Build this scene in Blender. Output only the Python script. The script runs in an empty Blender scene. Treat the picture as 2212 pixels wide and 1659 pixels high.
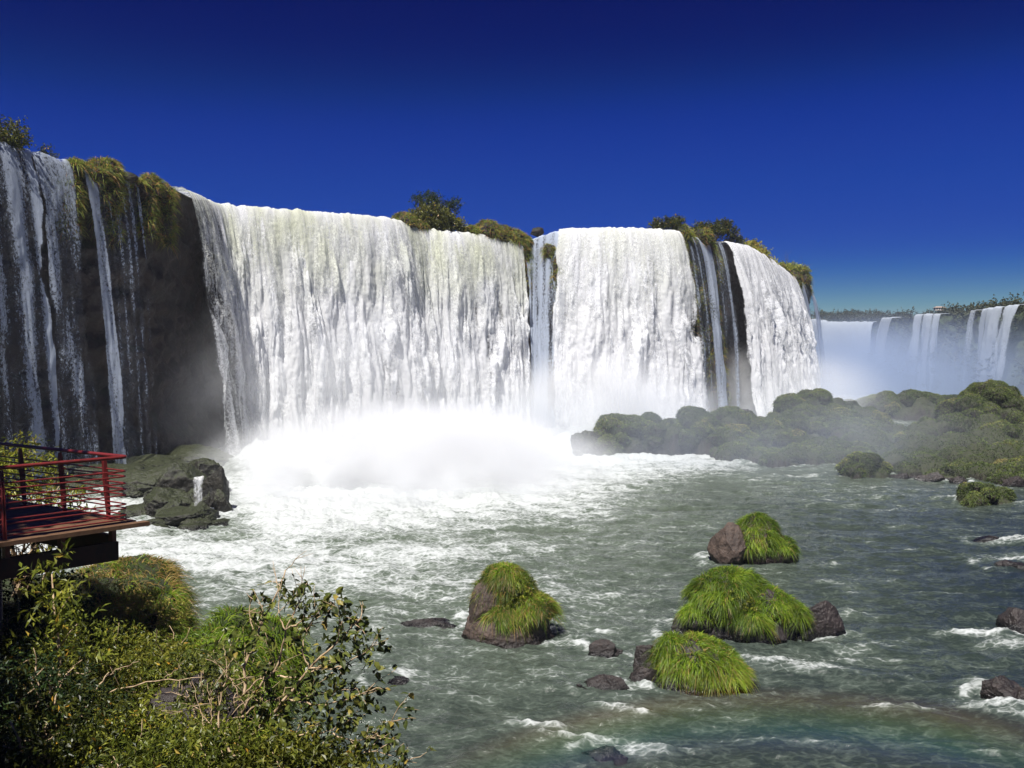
import bpy, math
import numpy as np
from mathutils import Vector
R = math.radians
rng = np.random.default_rng(7)
SC = bpy.context.scene
COL = SC.collection
F = 887.0; CAMZ = 12.0; TH = R(2.2)

# ------------------------------------------------------------------ helpers
def PT(px, py, d):
    """a point of the place seen at that pixel of a 1024 x 768 picture, d metres ahead"""
    a = (px-512.0)/F; b = -(py-384.0)/F
    y = math.cos(TH)+b*math.sin(TH); z = -math.sin(TH)+b*math.cos(TH)
    return np.array([a*d/y, d, CAMZ+z*d/y])
K = 1024/2212.0
def PD(x, y, d): return PT(x*K, y*K, d)
def PW(x, y, z=0.0):
    """the point at height z seen at that pixel (photo shown 2212 wide)"""
    q = PD(x, y, 1.0); s = (z-CAMZ)/(q[2]-CAMZ)
    return np.array([q[0]*s, q[1]*s, z])

def hsh(ix, iy, iz, seed):
    h = (ix.astype(np.uint32)*np.uint32(374761393) + iy.astype(np.uint32)*np.uint32(668265263)
         + iz.astype(np.uint32)*np.uint32(2147483647) + np.uint32((seed*1274126177) & 0xffffffff))
    h = (h ^ (h >> np.uint32(13)))*np.uint32(1274126177)
    h = (h ^ (h >> np.uint32(16)))*np.uint32(2246822519)
    return h ^ (h >> np.uint32(13))
def pnoise(x, y, z=None, seed=0):
    x = np.asarray(x, dtype=np.float64); y = np.asarray(y, dtype=np.float64)
    if z is None: z = np.zeros_like(x)
    x, y, z = np.broadcast_arrays(x, y, z)
    xi = np.floor(x); yi = np.floor(y); zi = np.floor(z)
    xf = x-xi; yf = y-yi; zf = z-zi
    xi = xi.astype(np.int64); yi = yi.astype(np.int64); zi = zi.astype(np.int64)
    u = xf*xf*xf*(xf*(xf*6-15)+10); v = yf*yf*yf*(yf*(yf*6-15)+10); w = zf*zf*zf*(zf*(zf*6-15)+10)
    def g(dx, dy, dz):
        h = hsh(xi+dx, yi+dy, zi+dz, seed)
        gx = (h & np.uint32(1023))/511.5-1; gy = ((h >> np.uint32(10)) & np.uint32(1023))/511.5-1; gz = ((h >> np.uint32(20)) & np.uint32(1023))/511.5-1
        return gx*(xf-dx)+gy*(yf-dy)+gz*(zf-dz)
    def L(a, b, t): return a+(b-a)*t
    return L(L(L(g(0,0,0), g(1,0,0), u), L(g(0,1,0), g(1,1,0), u), v), L(L(g(0,0,1), g(1,0,1), u), L(g(0,1,1), g(1,1,1), u), v), w)
def fbm(x, y, z=None, seed=0, o=4, gain=.5, mode=0):
    s = 0; a = 1.0; t = 0; f = 1.0
    for k in range(o):
        n = pnoise(x*f, y*f, None if z is None else z*f, seed+k*17)
        if mode == 1: n = np.abs(n)*2-.45
        if mode == 2: n = .55-np.abs(n)*2
        s = s+a*n; t += a; a *= gain; f *= 2.03
    return s/t*1.6
def sst(x, a, b):
    t = np.clip((x-a)/(b-a), 0, 1); return t*t*(3-2*t)

def mk(name, V, faces, mat=None, parent=None, attrs=None, smooth=True):
    """faces: list of (m,k) int arrays"""
    V = np.asarray(V, dtype=np.float32).reshape(-1, 3)
    if not isinstance(faces, list): faces = [faces]
    faces = [np.asarray(f, dtype=np.int32) for f in faces if len(f)]
    me = bpy.data.meshes.new(name)
    me.vertices.add(len(V)); me.vertices.foreach_set('co', V.ravel())
    idx = np.concatenate([f.ravel() for f in faces]); tot = np.concatenate([np.full(len(f), f.shape[1], np.int32) for f in faces])
    st = np.concatenate([[0], np.cumsum(tot)[:-1]]).astype(np.int32)
    me.loops.add(len(idx)); me.loops.foreach_set('vertex_index', idx)
    me.polygons.add(len(tot)); me.polygons.foreach_set('loop_start', st)
    me.update(calc_edges=True)
    me.polygons.foreach_set('use_smooth', np.full(len(tot), smooth, dtype=bool))
    for k, a in (attrs or {}).items():
        at = me.attributes.new(k, 'FLOAT', 'POINT'); at.data.foreach_set('value', np.asarray(a, dtype=np.float32).ravel())
    if mat: me.materials.append(mat)
    o = bpy.data.objects.new(name, me); COL.objects.link(o)
    if parent: o.parent = parent
    return o
def tag(o, label=None, cat=None, group=None, kind=None):
    if label: o['label'] = label
    if cat: o['category'] = cat
    if group: o['group'] = group
    if kind: o['kind'] = kind
    return o
def empty(name, loc):
    o = bpy.data.objects.new(name, None); COL.objects.link(o); o.location = loc; o.empty_display_size = .3
    return o
def local(V, root):
    return np.asarray(V)-np.array(root.location)
def gridf(n, m):
    i = np.arange(n*m).reshape(n, m)
    return np.stack([i[:-1,:-1], i[1:,:-1], i[1:,1:], i[:-1,1:]], -1).reshape(-1, 4)
def join(parts):
    """parts: list of (V, faces(k const), attrs dict)"""
    Vs = []; Fs = {}; A = {}; n = 0
    for V, fs, at in parts:
        if not isinstance(fs, list): fs = [fs]
        for f in fs:
            if len(f): Fs.setdefault(f.shape[1], []).append(f+n)
        for k, a in at.items(): A.setdefault(k, []).append(a)
        Vs.append(V); n += len(V)
    return np.concatenate(Vs), [np.concatenate(f) for f in Fs.values()], {k: np.concatenate(a) for k, a in A.items()}
def unit(v):
    v = np.asarray(v, dtype=float); return v/np.maximum(np.linalg.norm(v, axis=-1, keepdims=True), 1e-9)

def box(c, ax, ay, az, bev=0.0):
    """box with half-axis vectors; slightly bevelled by chamfering"""
    c = np.array(c, float); ax = np.array(ax, float); ay = np.array(ay, float); az = np.array(az, float)
    V = []
    for i in (-1, 1):
        for j in (-1, 1):
            for k in (-1, 1): V.append(c+i*ax+j*ay+k*az)
    Fq = np.array([[0,1,3,2],[4,6,7,5],[0,4,5,1],[2,3,7,6],[0,2,6,4],[1,5,7,3]])
    return np.array(V), Fq, {}
def tube(P, Rr, n=8, cap=True):
    P = np.array(P, float); m = len(P); Rr = np.broadcast_to(np.array(Rr, float), (m,))
    T = unit(np.gradient(P, axis=0)); ref = np.array([0, 0, 1.]) if abs(T[0][2]) < .9 else np.array([1., 0, 0])
    V = []
    u = unit(np.cross(T[0], ref))
    for i in range(m):
        u = unit(u-T[i]*np.dot(u, T[i])); w = np.cross(T[i], u)
        a = np.arange(n)*2*math.pi/n
        V.append(P[i]+Rr[i]*(np.cos(a)[:,None]*u+np.sin(a)[:,None]*w))
    V = np.concatenate(V); f = []
    i = np.arange(m-1)[:,None]*n; j = np.arange(n)[None]; j2 = (j+1) % n
    f = np.stack([i+j, i+j2, i+n+j2, i+n+j], -1).reshape(-1, 4)
    fs = [f]
    if cap: fs.append(np.array([np.arange(n)[::-1], np.arange(n)+(m-1)*n]))
    return V, fs, {}

_ico = {}
def ico(sub):
    if sub in _ico: return _ico[sub]
    t = (1+5**.5)/2
    V = unit(np.array([[-1,t,0],[1,t,0],[-1,-t,0],[1,-t,0],[0,-1,t],[0,1,t],[0,-1,-t],[0,1,-t],[t,0,-1],[t,0,1],[-t,0,-1],[-t,0,1]]))
    Fc = np.array([[0,11,5],[0,5,1],[0,1,7],[0,7,10],[0,10,11],[1,5,9],[5,11,4],[11,10,2],[10,7,6],[7,1,8],[3,9,4],[3,4,2],[3,2,6],[3,6,8],[3,8,9],[4,9,5],[2,4,11],[6,2,10],[8,6,7],[9,8,1]])
    for _ in range(sub):
        E = np.sort(np.concatenate([Fc[:,[0,1]], Fc[:,[1,2]], Fc[:,[2,0]]]), axis=1)
        U, inv = np.unique(E, axis=0, return_inverse=True); inv = inv.ravel()
        mid = unit(V[U[:,0]]+V[U[:,1]])+0; b = len(V); V = np.concatenate([V, mid]); m = len(Fc)
        a, bb, c = inv[:m]+b, inv[m:2*m]+b, inv[2*m:]+b
        Fc = np.concatenate([np.stack([Fc[:,0], a, c], 1), np.stack([Fc[:,1], bb, a], 1), np.stack([Fc[:,2], c, bb], 1), np.stack([a, bb, c], 1)])
    _ico[sub] = (V, Fc); return V, Fc

# ------------------------------------------------------------------ materials
class MT:
    def __init__(s, name):
        s.m = bpy.data.materials.new(name); s.m.use_nodes = True; s.t = s.m.node_tree; s.t.nodes.clear()
        s.out = s.n('ShaderNodeOutputMaterial')
    def n(s, ty, **kw):
        nd = s.t.nodes.new(ty)
        for k, v in kw.items():
            if hasattr(nd, k): setattr(nd, k, v)
        return nd
    def set(s, nd, key, v):
        if v is None: return
        inp = nd.inputs[key]
        if isinstance(v, bpy.types.NodeSocket): s.t.links.new(v, inp)
        elif isinstance(v, (tuple, list)) and len(v) == 3 and inp.type == 'RGBA': inp.default_value = (*v, 1)
        else: inp.default_value = v
    def attr(s, name): return s.n('ShaderNodeAttribute', attribute_name=name).outputs['Fac']
    def math(s, op, a, b=0.0, clamp=False):
        nd = s.n('ShaderNodeMath', operation=op, use_clamp=clamp); s.set(nd, 0, a); s.set(nd, 1, b); return nd.outputs[0]
    def mr(s, v, a, b, c=0.0, d=1.0, smooth=False):
        nd = s.n('ShaderNodeMapRange'); nd.interpolation_type = 'SMOOTHSTEP' if smooth else 'LINEAR'
        for k, x in zip(('Value','From Min','From Max','To Min','To Max'), (v, a, b, c, d)): s.set(nd, k, x)
        return nd.outputs[0]
    def mix(s, f, a, b, blend='MIX'):
        nd = s.n('ShaderNodeMix', data_type='RGBA', blend_type=blend)
        s.set(nd, 0, f); s.set(nd, 6, a); s.set(nd, 7, b); return nd.outputs[2]
    def obj(s): return s.n('ShaderNodeTexCoord').outputs['Object']
    def geo(s): return s.n('ShaderNodeNewGeometry').outputs['Position']
    def vmul(s, v, sc):
        nd = s.n('ShaderNodeVectorMath', operation='MULTIPLY'); s.set(nd, 0, v); s.set(nd, 1, sc); return nd.outputs[0]
    def noise(s, v, scale=1.0, detail=4.0, rough=.55, dist=0.0, col=False):
        nd = s.n('ShaderNodeTexNoise'); s.set(nd, 'Vector', v)
        s.set(nd, 'Scale', scale); s.set(nd, 'Detail', detail); s.set(nd, 'Roughness', rough); s.set(nd, 'Distortion', dist)
        return nd.outputs['Color' if col else 'Fac']
    def vor(s, v, scale=1.0, feature='F1'):
        nd = s.n('ShaderNodeTexVoronoi', feature=feature); s.set(nd, 'Vector', v); s.set(nd, 'Scale', scale); return nd.outputs['Distance']
    def comb(s, x, y, z=0.0):
        nd = s.n('ShaderNodeCombineXYZ'); s.set(nd, 0, x); s.set(nd, 1, y); s.set(nd, 2, z); return nd.outputs[0]
    def bump(s, h, strength=.5, dist=.1):
        nd = s.n('ShaderNodeBump'); s.set(nd, 'Height', h); s.set(nd, 'Strength', strength); s.set(nd, 'Distance', dist); return nd.outputs[0]
    def prin(s, col, rough=.6, spec=.5, normal=None, **kw):
        nd = s.n('ShaderNodeBsdfPrincipled'); s.set(nd, 'Base Color', col); s.set(nd, 'Roughness', rough); s.set(nd, 'Specular IOR Level', spec)
        if normal is not None: s.set(nd, 'Normal', normal)
        for k, v in kw.items(): s.set(nd, k.replace('_', ' '), v)
        return nd.outputs[0]
    def mixs(s, f, a, b):
        nd = s.n('ShaderNodeMixShader'); s.set(nd, 0, f); s.t.links.new(a, nd.inputs[1]); s.t.links.new(b, nd.inputs[2]); return nd.outputs[0]
    def done(s, sh):
        s.t.links.new(sh, s.out.inputs['Surface']); return s.m

def mat_fall(name, tone=(.93,.94,.95), green=(.70,.73,.45), opac=1.0, gauze=0.0):
    m = MT(name); ps = m.attr('ps'); pz = m.attr('pz'); cov = m.attr('cov'); gr = m.attr('green')
    v1 = m.comb(m.math('MULTIPLY', ps, 1.9), m.math('MULTIPLY', pz, .16)); v2 = m.comb(m.math('MULTIPLY', ps, 4.0), m.math('MULTIPLY', pz, 2.4))
    n1 = m.noise(v1, 1.0, 4, .6); n2 = m.noise(v2, 1.3, 4, .8, .4)
    w2 = .72 if gauze else .55
    v = m.math('ADD', m.math('MULTIPLY', n1, 1-w2), m.math('MULTIPLY', n2, w2))
    thr = m.math('SUBTRACT', .75, m.math('MULTIPLY', cov, .6))
    al = m.math('MULTIPLY', m.mr(m.math('SUBTRACT', v, thr), -.10, .13, 0, 1, True), opac)
    if gauze: al = m.math('MAXIMUM', al, m.math('MULTIPLY', m.math('MULTIPLY', cov, gauze), m.mr(n2, .35, .62)))
    big = m.noise(m.comb(m.math('MULTIPLY', ps, .25), m.math('MULTIPLY', pz, .08)), 1, 3)
    gf = m.math('MULTIPLY', gr, m.mr(big, .4, .6))
    c = m.mix(gf, tone, green)
    b = m.bump(m.noise(m.comb(m.math('MULTIPLY', ps, 3.5), m.math('MULTIPLY', pz, 1.3)), 1.6, 6, .8), .6, .25)
    df = m.n('ShaderNodeBsdfDiffuse'); m.set(df, 'Color', c); m.set(df, 'Normal', b)
    tr = m.n('ShaderNodeBsdfTranslucent'); m.set(tr, 'Color', c); m.set(tr, 'Normal', b)
    sh = m.mixs(.4, df.outputs[0], tr.outputs[0])
    tp = m.n('ShaderNodeBsdfTransparent')
    return m.done(m.mixs(al, tp.outputs[0], sh))
def mat_rock(name, c1=(.035,.027,.023), c2=(.10,.075,.06), moss=(.05,.075,.02), mossy=.3, scale=1.0, rough=.55, wet=False):
    m = MT(name); p = m.geo()
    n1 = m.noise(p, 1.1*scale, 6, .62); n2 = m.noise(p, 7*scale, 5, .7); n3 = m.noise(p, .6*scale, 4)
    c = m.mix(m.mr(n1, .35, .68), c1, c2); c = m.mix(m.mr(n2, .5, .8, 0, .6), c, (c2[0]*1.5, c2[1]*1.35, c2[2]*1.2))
    nz = m.n('ShaderNodeSeparateXYZ'); m.t.links.new(m.n('ShaderNodeNewGeometry').outputs['Normal'], nz.inputs[0])
    mf = m.math('MULTIPLY', m.mr(m.math('ADD', nz.outputs[2], m.math('MULTIPLY', n3, 1.2)), 1.25-mossy, 1.5-mossy), m.mr(n2, .3, .6))
    c = m.mix(mf, c, moss)
    if wet:
        zz_ = m.n('ShaderNodeSeparateXYZ'); m.t.links.new(p, zz_.inputs[0]); wl = m.mr(m.math('SUBTRACT', zz_.outputs[2], m.math('MULTIPLY', n1, .7)), -.05, .25, 1, 0, True)
        c = m.mix(wl, c, (c1[0]*.5, c1[1]*.5, c1[2]*.5)); rough = m.math('SUBTRACT', rough, m.math('MULTIPLY', wl, .25))
    crack = m.vor(m.mix(.25, p, m.noise(p, 1.5*scale, 4, col=True), 'ADD'), .8*scale, 'DISTANCE_TO_EDGE')
    h = m.math('ADD', m.math('ADD', m.math('MULTIPLY', n1, .9), m.math('MULTIPLY', n2, .35)), m.mr(crack, 0, .03, 0, .06))
    return m.done(m.prin(c, m.math('ADD', m.mr(n2, .3, .7, -.12, .2), rough), .45, m.bump(h, .9, .22/scale)))
def mat_leaf(name, cols, rough=.5, trans=.3):
    """cols: list of colours spread over the attribute tint 0..1"""
    m = MT(name); t = m.attr('tint'); cr = m.n('ShaderNodeValToRGB'); m.set(cr, 0, t)
    el = cr.color_ramp.elements
    while len(el) < len(cols): el.new(.5)
    for i, (pos, c) in enumerate(cols): el[i].position = pos; el[i].color = (*c, 1)
    n = m.noise(m.geo(), 1.1, 3)
    hs = m.n('ShaderNodeHueSaturation'); m.set(hs, 'Value', m.mr(n, .3, .7, .62, 1.35)); m.set(hs, 'Color', cr.outputs[0])
    c = hs.outputs[0]
    a = m.prin(c, rough, .35); tr = m.n('ShaderNodeBsdfTranslucent'); m.set(tr, 'Color', c)
    return m.done(m.mixs(trans, a, tr.outputs[0]))
def mat_bark(name, c1, c2):
    m = MT(name); n = m.noise(m.vmul(m.geo(), (1, 1, .3)), 22, 4)
    c = m.mix(m.mr(n, .35, .65), c1, c2); return m.done(m.prin(c, .75, .3, m.bump(n, .5, .01)))

M_FALL = mat_fall('falling_water')
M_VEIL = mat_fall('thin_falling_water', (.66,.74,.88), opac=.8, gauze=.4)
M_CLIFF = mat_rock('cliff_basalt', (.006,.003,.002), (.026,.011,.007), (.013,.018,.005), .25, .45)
M_ROCK = mat_rock('river_basalt', (.010,.008,.008), (.046,.036,.033), (.05,.07,.02), -.4, 1.3, .4, True)
M_ROCKB = mat_rock('brown_basalt', (.028,.019,.015), (.105,.074,.057), (.06,.075,.03), -.3, 1.3, .6, True)
M_PILE = mat_rock('wet_mossy_basalt', (.005,.005,.004), (.024,.021,.014), (.03,.038,.012), .35, .9, .5, True)
M_ISL = mat_rock('islet_basalt', (.012,.010,.008), (.04,.032,.024), (.04,.05,.018), .35, .6, .8)
M_GRASS = mat_leaf('lush_river_grass', [(0,(.04,.07,.006)),(.35,(.12,.21,.014)),(.7,(.26,.36,.025)),(.93,(.42,.44,.07)),(1,(.36,.24,.08))], .42, .35)
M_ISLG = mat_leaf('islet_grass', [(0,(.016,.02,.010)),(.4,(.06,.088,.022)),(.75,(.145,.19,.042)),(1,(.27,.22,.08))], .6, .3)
M_TOPG = mat_leaf('cliff_top_grass', [(0,(.07,.09,.012)),(.4,(.20,.25,.03)),(.75,(.36,.37,.06)),(1,(.42,.22,.08))], .6, .3)
M_LEAF = mat_leaf('shrub_leaf', [(0,(.016,.024,.006)),(.4,(.075,.085,.012)),(.8,(.23,.225,.032)),(.94,(.28,.26,.05)),(1,(.42,.24,.03))], .4, .35)
M_LEAFY = mat_leaf('bright_shrub_leaf', [(0,(.025,.04,.010)),(.5,(.135,.165,.02)),(.9,(.33,.335,.045)),(1,(.45,.32,.05))], .4, .38)
M_TWIGL = mat_leaf('broad_leaf', [(0,(.025,.034,.010)),(.4,(.07,.09,.018)),(.8,(.17,.18,.035)),(1,(.30,.22,.05))], .38, .3)
M_TREEL = mat_leaf('tree_leaf', [(0,(.015,.03,.008)),(.5,(.035,.065,.014)),(1,(.07,.11,.02))], .5, .25)
M_BARK = mat_bark('pale_bark', (.28,.19,.11), (.56,.42,.26))
M_DBARK = mat_bark('dark_bark', (.05,.035,.025), (.12,.09,.06))

# ------------------------------------------------------------------ vegetation makers
def blade_part(P, D, L, W, droop, segs=3, tint=None, wind=None):
    n = len(P); t = np.linspace(0, 1, segs+1)
    side = unit(np.cross(D, rng.normal(size=(n, 3))))
    L = np.broadcast_to(L, (n,)); W = np.broadcast_to(W, (n,)); droop = np.broadcast_to(droop, (n,))
    V = np.zeros((n, segs+1, 2, 3))
    for k, tt in enumerate(t):
        c = P+D*(L*tt)[:,None]
        c[:,2] -= droop*L*tt*tt
        if wind is not None: c += np.array(wind)*(L*tt*tt)[:,None]
        w = W*max(.05, (1-tt)**.8)*.5
        V[:,k,0] = c-side*w[:,None]; V[:,k,1] = c+side*w[:,None]
    b = np.arange(n)[:,None]*(segs+1)*2; k = np.arange(segs)[None]*2
    f = np.stack([b+k, b+k+1, b+k+3, b+k+2], -1).reshape(-1, 4)
    if tint is None: tint = rng.random(n)
    return V.reshape(-1, 3), f, {'tint': np.repeat(tint, (segs+1)*2)}
def leaf_part(P, D, L, W, tint=None, fold=.25, six=False):
    n = len(P); L = np.broadcast_to(L, (n,))[:,None]; W = np.broadcast_to(W, (n,))[:,None]
    up = rng.normal(size=(n, 3))+np.array([0, 0, 1.6])
    s = unit(np.cross(D, up)); nn = unit(np.cross(s, D))
    if six:
        pts = [P, P+D*L*.3-s*W*.5+nn*W*fold, P+D*L*.65-s*W*.38+nn*W*fold*.6, P+D*L-nn*L*.12, P+D*L*.65+s*W*.38+nn*W*fold*.6, P+D*L*.3+s*W*.5+nn*W*fold]
        # two halves meeting on the midrib
        mid1 = P+D*L*.5
        pts.append(mid1)
        V = np.stack(pts, 1); b = np.arange(n)[:,None]*7
        f = np.concatenate([b+np.array([[0,1,2,6]]), b+np.array([[6,2,3,4]]), b+np.array([[0,6,4,5]])])
        k = 7
    else:
        V = np.stack([P, P+D*L*.45-s*W*.5+nn*W*fold, P+D*L-nn*L*.15, P+D*L*.45+s*W*.5+nn*W*fold], 1)
        f = np.arange(n)[:,None]*4+np.array([[0,1,2,3]]); k = 4
    if tint is None: tint = rng.random(n)
    return V.reshape(-1, 3), f, {'tint': np.repeat(tint, k)}
def sample_tris(V, Fc, n, wfun=None):
    a, b, c = V[Fc[:,0]], V[Fc[:,1]], V[Fc[:,2]]
    N = np.cross(b-a, c-a); A = np.linalg.norm(N, axis=1); N = N/np.maximum(A, 1e-9)[:,None]; C = (a+b+c)/3
    w = A*(wfun(C, N) if wfun else 1); w = np.maximum(w, 0)
    if w.sum() <= 0: return np.zeros((0,3)), np.zeros((0,3))
    i = rng.choice(len(Fc), n, p=w/w.sum()); r = rng.random((n, 2)); m = r.sum(1) > 1; r[m] = 1-r[m]
    return a[i]+(b-a)[i]*r[:,:1]+(c-a)[i]*r[:,1:], N[i]

def lump(c, r, seed, facets=14, amp=.16, sub=5, cut=.72, freq=1.6):
    V, Fc = ico(sub); lr = np.random.default_rng(seed)
    V = V.copy()
    for k in range(facets):
        n = unit(lr.normal(size=3)); h = lr.uniform(cut, 1.0)
        dd = V@n-h; V -= np.maximum(dd, 0)[:,None]*n*.92
    nz = fbm(V[:,0]*freq, V[:,1]*freq, V[:,2]*freq, seed, 5); n2 = fbm(V[:,0]*freq*4, V[:,1]*freq*4, V[:,2]*freq*4, seed+5, 3, mode=2)
    V = V*(1+amp*nz+amp*.3*n2)[:,None]
    return V*np.array(r)+np.array(c), Fc.copy()

def boulder(name, label, cat, lumps, mat, grass=None, gm=None, group=None, seed=1):
    """lumps: (centre, radii, opts); grass: dict"""
    base = np.array(lumps[0][0]); root = empty(name, (base[0], base[1], 0)); tag(root, label, cat, group)
    parts = []; 
    for i, (c, r, *o) in enumerate(lumps):
        kw = o[0] if o else {}
        V, Fc = lump(c, r, seed*31+i, **{k: v for k, v in kw.items() if k != 'g'}); parts.append((V, Fc, {}))
    V, Fs, _ = join(parts); mk('rock', local(V, root), Fs, mat, root)
    if grass:
        ps = []
        for (V, Fc, _), lp in zip(parts, lumps):
            g = (lp[2] if len(lp) > 2 else {}).get('g', 0)
            if not g: continue
            ps.append(grass_on(V, Fc, int(g*grass.get('n', 6000)), grass, seed))
        V, Fs, A = join(ps); mk('grass', local(V, root), Fs, gm or M_GRASS, root, A)
    return root
def weeds(root, spots, n, seed):
    V, Fs, A = foliage([(tuple(np.array(c)), (r, r, r*.8)) for c, r in spots], n, .10, .06, seed, shell=.5, tint0=.5)
    mk('leafy_weeds', local(V, root), Fs, M_LEAFY, root, A, smooth=False)
def grass_on(V, Fc, n, g, seed=0):
    side = g.get('side'); cen = V.mean(0)
    def wf(C, N):
        w = sst(N[:,2], g.get('nz', -.15), g.get('nz', -.15)+.35)
        ph = fbm(C[:,0]*.9, C[:,1]*.9, C[:,2]*.9, seed+3, 3)
        w = w*sst(ph, g.get('p0', -.55), g.get('p0', -.55)+.5)
        if side is not None: w = w*sst((C-cen)@np.array(side)/np.abs(V-cen).max(), g.get('s0', -.3), g.get('s0', -.3)+.2)
        return w*(C[:,2] > g.get('zmin', .3))
    # tufts: blades spring from a smaller number of clump centres
    P, N = sample_tris(V, Fc, n, wf)
    q = np.floor(P/g.get('tuft', .35)); hh = hsh(q[:,0].astype(np.int64), q[:,1].astype(np.int64), q[:,2].astype(np.int64), seed)
    cr = (hh & np.uint32(255))/255.; ca = ((hh >> np.uint32(8)) & np.uint32(255))/255.*2*math.pi; ct = ((hh >> np.uint32(16)) & np.uint32(255))/255.
    D = N*g.get('kn', .75)+np.array([0, 0, g.get('up', .55)])+rng.normal(size=P.shape)*g.get('spread', .28)
    D[:,0] += np.cos(ca)*.55+g.get('wx', 0); D[:,1] += np.sin(ca)*.55
    D = unit(D)
    L = g.get('L', .55)*(.38+.85*cr+.28*rng.random(len(P)))
    pt = fbm(P[:,0]*.7, P[:,1]*.7, P[:,2]*.7, seed+9, 2)
    L = L*(1+.55*fbm(P[:,0]*.8+9, P[:,1]*.8, P[:,2]*.8, seed+19, 2))
    tint = np.clip(.36+.6*pt+.3*(ct-.5)+.16*rng.normal(size=len(P)), 0, 1)
    dry = rng.random(len(P)) < g.get('dry', .05)
    tint[dry] = 1
    return blade_part(P-N*.03, D, L, g.get('W', .022)*(.7+.6*rng.random(len(P))), g.get('droop', 1.0)*(.7+.5*rng.random(len(P))), g.get('segs', 4), tint)

def foliage(cs, n, L, W, seed=0, shell=.55, droop=.3, six=False, tint0=.45):
    """leaves grouped in sprigs through several ellipsoids (centre, radii)"""
    lr = np.random.default_rng(seed); vol = np.array([np.prod(r)**.7 for c, r in cs]); vol /= vol.sum()
    out = []
    for (c, r), w in zip(cs, vol):
        m = max(4, int(n*w/7)); d = unit(lr.normal(size=(m, 3))); rad = (shell+(1-shell)*lr.random(m))*(1+.22*fbm(d[:,0]*2, d[:,1]*2, d[:,2]*2, seed+3, 3)*1.6)
        S = np.array(c)+d*rad[:,None]*np.array(r)
        dens = fbm(S[:,0]*1.3/np.mean(r), S[:,1]*1.3/np.mean(r), S[:,2]*1.3/np.mean(r), seed+8, 3)
        keep = dens > -.32; S = S[keep]; d = d[keep]
        sd = unit(d+lr.normal(size=S.shape)*.5+np.array([0, 0, .3]))
        k = 7; P = np.repeat(S, k, 0)+np.repeat(sd, k, 0)*(np.tile(np.arange(k), len(S))*L*.38)[:,None]+lr.normal(size=(len(S)*k, 3))*L*.18
        D = unit(np.repeat(sd, k, 0)*.5+lr.normal(size=P.shape)*.75+np.array([0, 0, -droop]))
        tt = np.clip(tint0+.22*fbm(P[:,0], P[:,1], P[:,2], seed, 2)+np.repeat(lr.normal(size=len(S))*.13, k)+lr.normal(size=len(P))*.1, 0, .93)
        tt[lr.random(len(P)) < .02] = 1
        out.append(leaf_part(P, D, L*(.7+.6*lr.random(len(P))), W*(.7+.6*lr.random(len(P))), tt, six=six))
    return join(out)
def limbs(base, cs, seed=0, r0=.03, n=8, jit=.12, per=5):
    """stems from the base to the crown lumps, with side twigs"""
    lr = np.random.default_rng(seed); out = []
    for c, r in cs:
        for k in range(per):
            e = np.array(c)+unit(lr.normal(size=3))*np.array(r)*lr.uniform(.5, 1.2); b = np.array(base)+lr.normal(size=3)*np.array([.08,.08,0])
            t = np.linspace(0, 1, n)[:,None]; P = b+(e-b)*t; L = np.linalg.norm(e-b)
            P[:,2] += (t[:,0]*(1-t[:,0]))*L*.25; P[1:-1] += lr.normal(size=(n-2, 3))*L*jit*.25
            out.append(tube(P, r0*(1-.8*t[:,0]), 6))
            for q in range(3):
                i = lr.integers(2, n-1); d = unit(lr.normal(size=3)+np.array([0,0,.4])); l = L*lr.uniform(.15, .35)
                tt = np.linspace(0, 1, 4)[:,None]; Q = P[i]+d*tt*l; Q[1:3] += lr.normal(size=(2, 3))*l*.06
                out.append(tube(Q, r0*.4*(1-.7*tt[:,0]), 5))
    return join(out)
def shrub(label, base, cs, n, L, W, mat=None, seed=0, cat='shrub', name='shrub', group=None, r0=.03, bark=None, **kw):
    root = empty(name, base); tag(root, label, cat, group)
    V, Fs, A = foliage(cs, n, L, W, seed, **kw); mk('foliage', local(V, root), Fs, mat or M_LEAF, root, A, smooth=False)
    V, Fs, A = limbs(base, cs, seed, r0); mk('branches' if name == 'shrub' else 'trunk', local(V, root), Fs, bark or M_BARK, root)
    return root

# ------------------------------------------------------------------ world, light, camera
w = bpy.data.worlds.new('World'); SC.world = w; w.use_nodes = True
nt = w.node_tree; nt.nodes.clear()
SUN_EL, SUN_AZ = R(62), R(205)
sky = nt.nodes.new('ShaderNodeTexSky'); sky.sky_type = 'NISHITA'; sky.sun_disc = False; sky.sun_elevation = SUN_EL; sky.sun_rotation = SUN_AZ
sky.altitude = 200; sky.air_density = 1.0; sky.dust_density = .3; sky.ozone_density = 3.0
gm = nt.nodes.new('ShaderNodeGamma'); gm.inputs[1].default_value = 1.75
hs = nt.nodes.new('ShaderNodeHueSaturation'); hs.inputs['Saturation'].default_value = 1.18; hs.inputs['Value'].default_value = .2
bg = nt.nodes.new('ShaderNodeBackground'); bg.inputs[1].default_value = .05
wo = nt.nodes.new('ShaderNodeOutputWorld')
nt.links.new(sky.outputs[0], gm.inputs[0]); nt.links.new(gm.outputs[0], hs.inputs['Color']); PRE = .05*2.5
sc1 = nt.nodes.new('ShaderNodeVectorMath'); sc1.operation = 'SCALE'; sc1.inputs['Scale'].default_value = PRE
cv_ = nt.nodes.new('ShaderNodeRGBCurve'); cm = cv_.mapping
for ch, pts in enumerate(([(.025,.009),(.043,.010),(.30,.075)], [(.078,.014),(.12,.050),(.52,.19)], [(.32,.27),(.46,.58),(.95,.90)])):
    c_ = cm.curves[ch]
    for p_ in pts: c_.points.new(*p_)
    for p_ in c_.points: p_.handle_type = 'AUTO_CLAMPED'
cm.update()
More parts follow.
